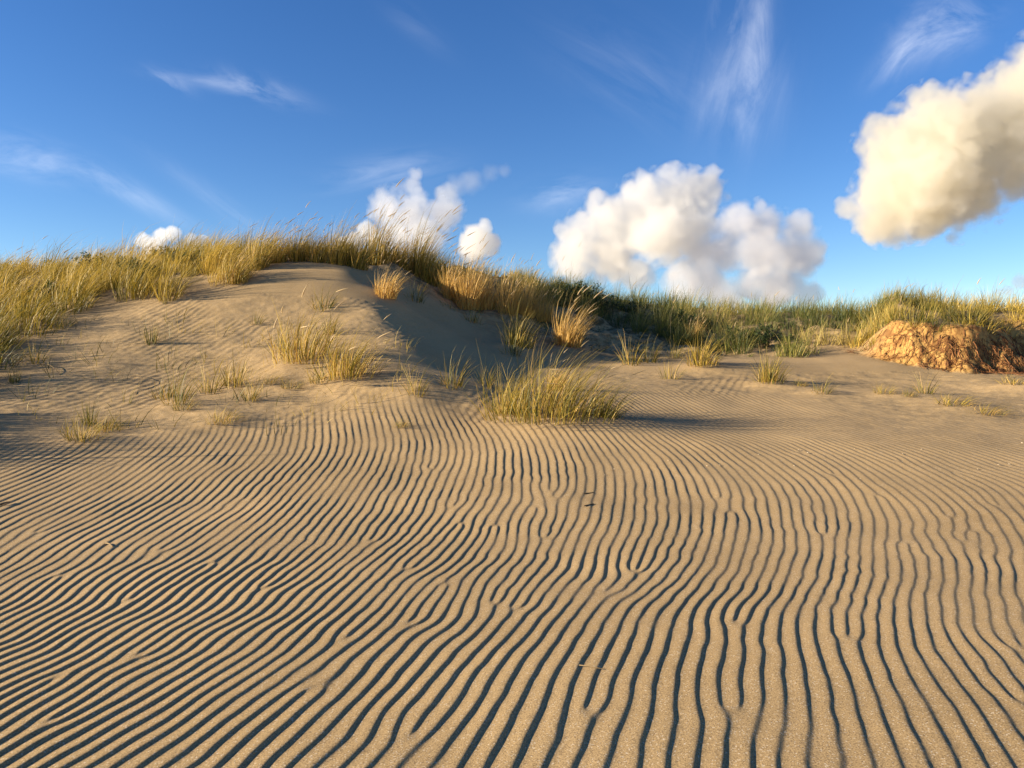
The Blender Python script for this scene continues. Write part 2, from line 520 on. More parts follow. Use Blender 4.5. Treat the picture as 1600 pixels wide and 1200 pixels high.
def wave(ph, lee=0.29):
    """ripple cross-section: long rounded windward side, shorter steep lee side; 0..1"""
    t = ph - np.floor(ph)
    s = 1 - lee
    q = np.clip(t / s, 0, 1)
    up = 0.72 * (0.5 - 0.5 * np.cos(np.pi * q)) + 0.28 * q
    dn = 0.5 + 0.5 * np.cos(np.pi * np.clip((t - s) / lee, 0, 1))
    return np.where(t < s, up, dn)


# small hummocks of sand gathered round the grass: x, y, radius, height (filled from the tuft list)
MOUNDS = []


def relief(x, y):
    """ripples, wind streaks and small unevenness on top of the smooth surface"""
    z = np.zeros_like(x)
    near = (y > 1.5) & (y < 12.5) & (np.abs(x / np.maximum(y, 0.1)) < 0.99)
    xs, ys = x[near], y[near]
    px = xs / ys * F + 800
    # the fully rippled flat: amplitude by place
    w = fbm(xs * 2.2, ys * 2.2, 3, 3)
    ph, core = ripple_phase(xs + 0.007 * fbm(xs * 5, ys * 5, 12, 2), ys + 0.007 * fbm(xs * 5, ys * 5, 15, 2))
    lim = np.interp(px, [-300, 0, 200, 400, 600, 760, 1000, 1200, 1400, 1600, 1900], [7.2, 7.3, 7.4, 7.9, 8.7, 8.3, 10.6, 10.8, 9.0, 8.8, 8.8])
    amp = 1 - sstep(-0.5, 0.5, ys - lim)
    amp *= np.interp(px, [1100, 1500, 1700], [1.0, 0.85, 0.8])
    farright = sstep(6.8, 8.6, ys) * sstep(1050, 1500, px)
    amp *= (1 - 0.45 * farright)
    h = (0.0060 + 0.0006 * (1 - sstep(2.6, 4.5, ys))) * (0.85 + 0.24 * w)
    flat = amp * core * h * (wave(ph) - 0.5)
    # dune faces: broken, weaker ripples
    wx, wy = xs + 0.05 * fbm(xs * 1.3, ys * 1.3, 51, 3), ys + 0.10 * fbm(xs * 0.9, ys * 0.9, 55, 3)
    ph2 = (wx * 0.93 - wy * 0.38) / 0.125
    patch = np.clip(0.30 + 1.0 * fbm(xs * 0.9, ys * 0.8, 61, 3), 0, 1)
    slope = (1 - amp) * patch * 0.0068 * (wave(ph2, 0.40) - 0.5)
    shade = sstep(-1.9, -1.2, xs) * sstep(9.3, 10.2, ys) * (1 - sstep(0.6, 1.6, xs))
    slope *= (1 - 0.95 * shade) * (1 - 0.9 * sstep(1120, 1280, px))
    slope += (1 - amp) * (1 - 0.8 * shade) * 0.010 * fbm(xs * 2.6, ys * 5.5, 71, 4, 0.55)
    z[near] = flat + slope
    # general unevenness
    far = (y > 3)
    z[far] += 0.012 * fbm(x[far] * 0.9, y[far] * 0.9, 81, 3) * sstep(3, 6, y[far])
    rough = sstep(14.0, 15.5, y) * (y < 26)
    k = rough > 0
    z[k] += rough[k] * 0.10 * fbm(x[k] * 1.6, y[k] * 1.6, 91, 4)
    for mx, my, mr, mh in MOUNDS:
        s = (np.abs(x - mx) < 5 * mr) & (np.abs(y - my) < 3 * mr)
        if s.any():
            dx, dy = x[s] - mx, y[s] - my
            dx = np.where(dx > 0, dx / 1.9, dx)          # a tail of sand to leeward
            z[s] += mh * np.exp(-(dx * dx + dy * dy) / (mr * mr))
    return z


def ground_z(x, y):
    """sand height for setting things down (no ripples)"""
    x, y = np.atleast_1d(np.asarray(x, float)), np.atleast_1d(np.asarray(y, float))
    z = lookup(x, y)
    for mx, my, mr, mh in MOUNDS:
        dx, dy = x - mx, y - my
        dx = np.where(dx > 0, dx / 1.9, dx)
        z = z + mh * np.exp(-(dx * dx + dy * dy) / (mr * mr))
    return z


# ------------------------------------------------------------------ materials
def principled(name, rough=0.9, spec=0.15):
    m = bpy.data.materials.new(name)
    m.use_nodes = True
    w = NT(m.node_tree)
    b = w.n('ShaderNodeBsdfPrincipled', ins={'Roughness': rough, 'Specular IOR Level': spec})
    w.n('ShaderNodeOutputMaterial', ins={0: b.outputs[0]})
    return m, w, b


def sand_material():
    m, w, b = principled('sand', 0.95, 0.12)
    g = w.n('ShaderNodeNewGeometry').outputs['Position']
    big = w.n('ShaderNodeTexNoise', ins={'Vector': g, 'Scale': 0.7, 'Detail': 5.0, 'Roughness': 0.6}).outputs[0]
    grain = w.n('ShaderNodeTexNoise', ins={'Vector': g, 'Scale': 190.0, 'Detail': 3.0, 'Roughness': 0.75}).outputs[0]
    speck = w.n('ShaderNodeTexVoronoi', ins={'Vector': g, 'Scale': 240.0}).outputs['Color']
    col = w.ramp(big, [(0.3, (0.290, 0.196, 0.092)), (0.7, (0.390, 0.264, 0.126))])
    gr = w.ramp(grain, [(0.33, (0.52, 0.50, 0.48)), (0.5, (1, 1, 1)), (0.68, (1.42, 1.40, 1.36))])
    col = w.mix(1.0, col, gr, 'MULTIPLY')
    sb = w.n('ShaderNodeSeparateColor', ins={0: speck})
    dark = w.math('GREATER_THAN', sb.outputs[0], 0.94)
    col = w.mix(w.math('MULTIPLY', dark, 0.45), col, (0.12, 0.08, 0.05))
    lite = w.math('GREATER_THAN', sb.outputs[1], 0.95)
    col = w.mix(w.math('MULTIPLY', lite, 0.35), col, (0.75, 0.66, 0.52))
    # the eroded bank: warm sunlit orange put into its sand colour, plus root and humus stains
    bank = w.n('ShaderNodeAttribute', attribute_name='bank').outputs['Fac']
    st = w.n('ShaderNodeTexNoise', ins={'Vector': g, 'Scale': 3.2, 'Detail': 8.0, 'Roughness': 0.7, 'Distortion': 1.2}).outputs[0]
    stain = w.ramp(st, [(0.46, (0, 0, 0)), (0.60, (1, 1, 1))])
    col = w.mix(w.math('MULTIPLY', bank, 0.9), col, w.mix(stain, (0.42, 0.235, 0.066), (0.18, 0.074, 0.018)))
    # dead litter between the plants on the ridge
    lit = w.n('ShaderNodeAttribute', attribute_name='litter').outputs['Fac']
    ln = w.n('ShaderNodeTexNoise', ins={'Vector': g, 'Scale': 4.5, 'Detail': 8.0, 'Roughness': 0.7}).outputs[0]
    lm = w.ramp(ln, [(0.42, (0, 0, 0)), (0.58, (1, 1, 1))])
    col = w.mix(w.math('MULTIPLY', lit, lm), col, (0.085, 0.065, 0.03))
    w.t.links.new(col, b.inputs['Base Color'])
    bump = w.n('ShaderNodeBump', ins={'Strength': 0.55, 'Distance': 0.0022, 'Height': grain})
    w.t.links.new(bump.outputs[0], b.inputs['Normal'])
    return m


def blade_material(name, stops, tip):
    """grass blades: colour by blade, drier towards the tip, some light coming through"""
    m = bpy.data.materials.new(name)
    m.use_nodes = True
    w = NT(m.node_tree)
    tint = w.n('ShaderNodeAttribute', attribute_name='tint').outputs['Fac']
    along = w.n('ShaderNodeAttribute', attribute_name='along').outputs['Fac']
    oi = w.n('ShaderNodeObjectInfo').outputs['Random']
    t2 = w.math('ADD', tint, w.math('MULTIPLY_ADD', oi, 0.24, -0.12), clamp=True)
    col = w.ramp(t2, stops)
    tf = w.math('MULTIPLY', w.math('POWER', along, 2.2), 0.6)
    col = w.mix(tf, col, tip)
    d = w.n('ShaderNodeBsdfPrincipled', ins={'Base Color': col, 'Roughness': 0.55, 'Specular IOR Level': 0.3})
    tr = w.n('ShaderNodeBsdfTranslucent', ins={'Color': col})
    mx = w.n('ShaderNodeMixShader', ins={0: 0.32, 1: d.outputs[0], 2: tr.outputs[0]})
    w.n('ShaderNodeOutputMaterial', ins={0: mx.outputs[0]})
    return m


def plain_material(name, a, b2, scale, rough=0.8):
    m, w, b = principled(name, rough, 0.2)
    g = w.n('ShaderNodeTexCoord').outputs['Object']
    nz = w.n('ShaderNodeTexNoise', ins={'Vector': g, 'Scale': scale, 'Detail': 5.0, 'Roughness': 0.6}).outputs[0]
    w.t.links.new(w.ramp(nz, [(0.35, a), (0.65, b2)]), b.inputs['Base Color'])
    return m


M_SAND = sand_material()
M_MARRAM = blade_material('marram_blade', [(0.0, (0.018, 0.030, 0.005)), (0.3, (0.085, 0.090, 0.010)), (0.6, (0.30, 0.205, 0.022)), (1.0, (0.55, 0.38, 0.075))], (0.48, 0.33, 0.065))
M_STRAW = blade_material('straw_blade', [(0.0, (0.17, 0.10, 0.022)), (0.5, (0.50, 0.29, 0.06)), (1.0, (0.70, 0.45, 0.13))], (0.60, 0.39, 0.12))
M_GREEN = blade_material('green_blade', [(0.0, (0.024, 0.045, 0.009)), (0.5, (0.085, 0.105, 0.016)), (0.85, (0.21, 0.19, 0.03)), (1.0, (0.40, 0.29, 0.08))], (0.25, 0.21, 0.055))
M_SEED = blade_material('seed_head', [(0.0, (0.40, 0.28, 0.12)), (1.0, (0.64, 0.48, 0.26))], (0.60, 0.46, 0.25))
M_LEAF = blade_material('shrub_leaf', [(0.0, (0.018, 0.034, 0.012)), (0.6, (0.045, 0.07, 0.02)), (1.0, (0.09, 0.11, 0.03))], (0.06, 0.08, 0.025))
M_TWIG = plain_material('dry_twig', (0.10, 0.065, 0.03), (0.26, 0.18, 0.09), 30)
M_SHELL = plain_material('shell', (0.36, 0.27, 0.17), (0.48, 0.39, 0.27), 40, 0.6)
M_ROOT = plain_material('rusty_root', (0.10, 0.038, 0.014), (0.26, 0.115, 0.04), 6)


# ------------------------------------------------------------------ blades
WIND = np.array([0.93, 0.25, 0.0])
WIND = WIND / np.linalg.norm(WIND)


def strips(rng, root, h, lean_dir, lean, wind, droop, width, segs=5, curl=0.0):
    """bent tapering strips; root (n,3), lean_dir (n,2) unit, the others (n,)"""
    n = len(root)
    t = np.linspace(0, 1, segs + 1)
    L = np.c_[lean_dir, np.zeros(n)]
    up = np.array([0, 0, 1.0])
    P = np.zeros((n, segs + 1, 3))
    pos = np.array(root, float)
    P[:, 0] = pos
    for k in range(1, segs + 1):
        tm = (t[k] + t[k - 1]) / 2
        d = up[None] + L * (lean * (0.6 + 0.9 * tm))[:, None] + WIND[None] * (wind * tm ** 1.3 * 1.6)[:, None] - up[None] * (droop * tm ** 2.4)[:, None]
        if curl:
            d = d + rng.normal(0, curl, (n, 3)) * tm
        d /= np.linalg.norm(d, axis=1, keepdims=True)
        pos = pos + d * (h / segs)[:, None]
        P[:, k] = pos
    ang = rng.uniform(0, np.pi, n)
    side = np.c_[np.cos(ang), np.sin(ang), np.zeros(n)]
    taper = np.clip(1.0 - t ** 1.8, 0.10, 1)
    taper[0] = 0.75
    wv = width[:, None] * taper[None]
    A = P - side[:, None] * wv[..., None] / 2
    B = P + side[:, None] * wv[..., None] / 2
    V = np.stack([A, B], 2).reshape(n, -1, 3)
    m = 2 * (segs + 1)
    base = (np.arange(n) * m)[:, None, None]
    k = np.arange(segs)[None, :, None] * 2
    Fc = base + k + np.array([0, 1, 3, 2])[None, None]
    along = np.repeat(np.repeat(t[None], n, 0)[..., None], 2, 2).reshape(-1)
    return V.reshape(-1, 3), Fc.reshape(-1, 4), along, P


def spindles(tips, dirs, length, radius, segs=4):
    """seed heads: slim six-sided spindles along a tip direction"""
    n = len(tips)
    t = np.linspace(0, 1, segs + 1)
    rad = np.array([0.35, 1.0, 0.9, 0.6, 0.12])
    ref = np.array([0.3, 0.9, 0.1])
    s1 = np.cross(dirs, ref)
    s1 /= np.linalg.norm(s1, axis=1, keepdims=True)
    s2 = np.cross(dirs, s1)
    ring = 5
    V = np.zeros((n, segs + 1, ring, 3))
    for k in range(segs + 1):
        bend = WIND[None] * (t[k] ** 2 * 0.25 * length)[:, None] if np.ndim(length) else WIND[None] * t[k] ** 2 * .25 * length
        c = tips + dirs * (t[k] * length)[:, None] + bend
        for q in range(ring):
            a = 2 * math.pi * q / ring
            V[:, k, q] = c + (s1 * math.cos(a) + s2 * math.sin(a)) * (radius * rad[k])[:, None]
    Fc = []
    for k in range(segs):
        for q in range(ring):
            Fc.append([k * ring + q, k * ring + (q + 1) % ring, (k + 1) * ring + (q + 1) % ring, (k + 1) * ring + q])
    Fc = np.array(Fc)[None] + (np.arange(n) * (segs + 1) * ring)[:, None, None]
    along = np.broadcast_to(t[None, :, None], (n, segs + 1, ring)).reshape(-1)
    return V.reshape(-1, 3), Fc.reshape(-1, 4), along


def join(parts):
    V, Fs, off = [], [], 0
    for v, f in parts:
        V.append(v)
        Fs.append(f + off)
        off += len(v)
    return np.vstack(V), np.vstack(Fs)


def tuft_meshes(seed, n=260, spread=0.16, h=0.62, lean=0.45, wind=0.45, droop=0.25, width=0.0052, tint=(0.2, 0.8), mat=None, heads=6, dry=0.2, sx=1.0, ragged=0.55):
    """leaf blades, dry straw blades and seed heads of one tussock, rooted round the origin"""
    rng = np.random.default_rng(seed)
    out = {}

    def some(k, hh, wd, tn, lean_k, wind_k, m):
        r = spread * rng.uniform(0, 1, k) ** ragged
        a = rng.uniform(0, 2 * np.pi, k)
        root = np.c_[r * np.cos(a) * sx, r * np.sin(a), np.full(k, -0.05)]
        ld = np.c_[np.cos(a + rng.normal(0, .5, k)), np.sin(a + rng.normal(0, .5, k))]
        ht = hh * np.clip(rng.normal(0.86, 0.2, k), 0.25, 1.3) * (1.08 - 0.5 * (r / spread) ** 2)
        V, Fc, al, P = strips(rng, root, ht, ld, lean_k * rng.uniform(0.1, 1.1, k) * (0.4 + r / spread), wind_k * rng.uniform(0.5, 1.4, k),
                              droop * rng.uniform(0, 2.0, k), wd * rng.uniform(0.6, 1.3, k), curl=0.05)
        tv = np.clip(rng.normal((tn[0] + tn[1]) / 2, (tn[1] - tn[0]) / 3, k), 0, 1)
        return (V, Fc, {'tint': np.repeat(tv, len(V) // k), 'along': al}, m), P

    (v, f, at, m), P = some(n, h, width, tint, lean, wind, mat or M_MARRAM)
    out['leaf_blades'] = make_mesh('leaf_blades', v, f, m, at)
    if dry > 0:
        (v, f, at, m), P2 = some(max(8, int(n * dry)), h * 0.95, width * 0.8, (0.3, 0.9), lean * 1.2, wind, M_STRAW)
        out['dry_blades'] = make_mesh('dry_blades', v, f, m, at)
    if heads:
        (v, f, at, m), P3 = some(heads, h * 1.28, 0.0042, (0.5, 1.0), lean * 0.6, wind * 0.9, M_STRAW)
        tips = P3[:, -1]
        d = P3[:, -1] - P3[:, -2]
        d /= np.linalg.norm(d, axis=1, keepdims=True)
        v2, f2, al2 = spindles(tips - d * 0.02, d, rng.uniform(0.11, 0.19, heads), rng.uniform(0.005, 0.0085, heads))
        vv, ff = join([(v, f), (v2, f2)])
        at2 = {'tint': np.r_[at['tint'], np.repeat(rng.uniform(0.3, 1, heads), len(v2) // heads)], 'along': np.r_[at['along'], al2]}
        out['seed_heads'] = make_mesh('seed_heads', vv, ff, M_SEED, at2)
    return out


KINDS = {
    'ridge': [tuft_meshes(s, 250, 0.19, 0.86, 0.45, 0.58, 0.35, 0.0092, tint=(0.2, 0.95), heads=10, dry=0.3) for s in (11, 12, 13, 14)],
    'golden': [tuft_meshes(s, 250, 0.17, 0.84, 0.42, 0.30, 0.15, 0.0092, tint=(0.5, 1.0), mat=M_STRAW, heads=12, dry=0.1) for s in (21, 22, 23)],
    'bent': [tuft_meshes(s, 260, 0.20, 0.72, 0.42, 0.55, 0.35, 0.0088, tint=(0.35, 0.95), mat=M_STRAW, heads=9, dry=0.1) for s in (31, 32)],
    'green': [tuft_meshes(s, 220, 0.22, 0.66, 0.50, 0.34, 0.35, 0.0092, tint=(0.15, 0.7), mat=M_GREEN, heads=0, dry=0.1) for s in (41, 42, 43)],
    'olive': [tuft_meshes(s, 170, 0.22, 0.60, 0.85, 0.50, 0.50, 0.009, tint=(0.2, 0.8), heads=0, dry=0.25, ragged=0.8) for s in (51, 52, 53)],
    'sparse': [tuft_meshes(s, 42, 0.13, 0.52, 0.85, 0.35, 0.45, 0.0085, tint=(0.05, 0.7), heads=0, dry=0.3) for s in (61, 62, 63, 64)],
    'upright': [tuft_meshes(s, 48, 0.085, 0.46, 0.35, 0.05, 0.1, 0.0085, tint=(0.0, 0.5), heads=0, dry=0.15) for s in (71, 72)],
    'flat': [tuft_meshes(s, 80, 0.22, 0.46, 1.2, 0.8, 0.75, 0.008, tint=(0.2, 0.85), heads=0, dry=0.4) for s in (81, 82)],
    'mound': [tuft_meshes(95, 560, 0.70, 1.0, 0.85, 0.85, 0.75, 0.0082, tint=(0.25, 0.95), heads=9, dry=0.16, sx=1.2, ragged=0.85)],
    'face': [tuft_meshes(s, 185, 0.36, 0.62, 0.85, 0.62, 0.70, 0.0086, tint=(0.25, 1.0), heads=7, dry=0.35, ragged=0.8) for s in (97, 98)],
}
CNT = {}
used = {}


def tuft(kind, px, py, scale, label, group, rot=None, sz=None, depth=None):
    """one tussock standing where the ray through a pixel meets the sand"""
    if depth is None:
        p = hit(px, py)
    else:
        d = pix_dir(px, py)
        p = CAM + d / d[1] * depth
    return tuft_at(kind, p[0], p[1], scale, label, group, rot, sz)


def tuft_at(kind, x, y, scale, label, group, rot=None, sz=None):
    vs = KINDS[kind]
    k = CNT.get(kind, 0)
    CNT[kind] = k + 1
    rng = random.Random(hash((round(x, 2), round(y, 2))) & 0xffff)
    o = bpy.data.objects.new('grass_tuft', None)
    COL.objects.link(o)
    o.empty_display_size = 0.1
    o.location = (x, y, float(ground_z(x, y)[0]))
    o.rotation_euler = (0, 0, rot if rot is not None else rng.uniform(-0.5, 0.4))
    o.scale = (scale, scale, scale * (sz or 1.0))
    tag(o, label, 'grass tuft', group)
    for nm, me in vs[k % len(vs)].items():
        link(nm, me, o)
    return o



# ------------------------------------------------------------------ the sand: one sheet from the feet to the horizon
def pixel_of(p):
    c, s = math.cos(PITCH), math.sin(PITCH)
    x, y, z = p[..., 0], p[..., 1], p[..., 2] - CAM[2]
    fw = y * c - z * s
    upv = y * s + z * c
    return 800 + F * x / fw, 600 - F * upv / fw


for px, py, mr, mh in ((880, 668, 0.62, 0.10), (475, 575, 0.42, 0.10), (545, 600, 0.36, 0.08), (1100, 577, 0.4, 0.08), (890, 552, 0.5, 0.10),
                       (1205, 602, 0.35, 0.06), (1285, 617, 0.25, 0.05), (140, 690, 0.3, 0.04), (350, 655, 0.4, 0.05), (275, 640, 0.35, 0.05),
                       (1400, 622, 0.5, 0.06), (1510, 638, 0.6, 0.08), (605, 470, 0.4, 0.10), (810, 550, 0.45, 0.10), (660, 612, 0.35, 0.07), (730, 604, 0.4, 0.08),
                       (1000, 575, 0.4, 0.06), (420, 610, 0.4, 0.06), (1590, 610, 0.4, 0.08)):
    p = hit(px, py)
    MOUNDS.append((p[0], p[1], mr, mh))


def build_sand():
    th = np.concatenate([np.arange(-180, -49, 5.0), np.linspace(-47, 47, GRID_T), np.arange(49, 180, 5.0)])
    th = np.radians(th)
    r = np.concatenate([[0.05, 0.3, 0.7, 1.1, 1.5], np.exp(np.linspace(math.log(1.7), math.log(6.0), GRID_R1)),
                        np.exp(np.linspace(math.log(6.02), math.log(15.0), GRID_R2)), np.exp(np.linspace(math.log(15.1), math.log(26), 90)),
                        np.exp(np.linspace(math.log(27), math.log(9000), 30))])
    TH, RR = np.meshgrid(th, r)
    X, Y = RR * np.sin(TH), RR * np.cos(TH)
    Z = np.zeros_like(X)
    bank = np.zeros_like(X)
    far = (RR > 32)
    near = ~far
    xn, yn = X[near], Y[near]
    # the smooth surface, on a coarse subset where that is enough
    z = base_z(xn, yn)
    st, fc = bank_step(xn, yn)
    z += st + relief(xn, yn)
    Z[near] = z
    bank[near] = fc
    Z[far] = 0.8
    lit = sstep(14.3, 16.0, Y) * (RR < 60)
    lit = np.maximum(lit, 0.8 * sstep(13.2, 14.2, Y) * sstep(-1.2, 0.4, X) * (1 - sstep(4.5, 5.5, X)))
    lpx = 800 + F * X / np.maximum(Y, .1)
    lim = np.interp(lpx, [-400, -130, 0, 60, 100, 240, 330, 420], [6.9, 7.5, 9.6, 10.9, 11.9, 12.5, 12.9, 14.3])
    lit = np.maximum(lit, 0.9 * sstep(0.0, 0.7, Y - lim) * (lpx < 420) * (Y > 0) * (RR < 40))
    n, m = X.shape
    V = np.stack([X, Y, Z], -1).reshape(-1, 3)
    i = np.arange(n - 1)[:, None] * m + np.arange(m)[None]
    j = np.arange(n - 1)[:, None] * m + (np.arange(m)[None] + 1) % m
    Fc = np.stack([i, i + m, j + m, j], -1).reshape(-1, 4)
    # close the middle with a small fan of quads degenerated to the first ring's centre
    me = make_mesh('sand', V, Fc, M_SAND, {'bank': bank.ravel(), 'litter': lit.ravel()})
    o = link('sand_ground', me)
    tag(o, 'wind rippled beige sand rising into a dune', kind='structure')
    return o



QUICK = False
GRID_T, GRID_R1, GRID_R2 = (700, 400, 200) if QUICK else (1560, 820, 460)
build_sand()

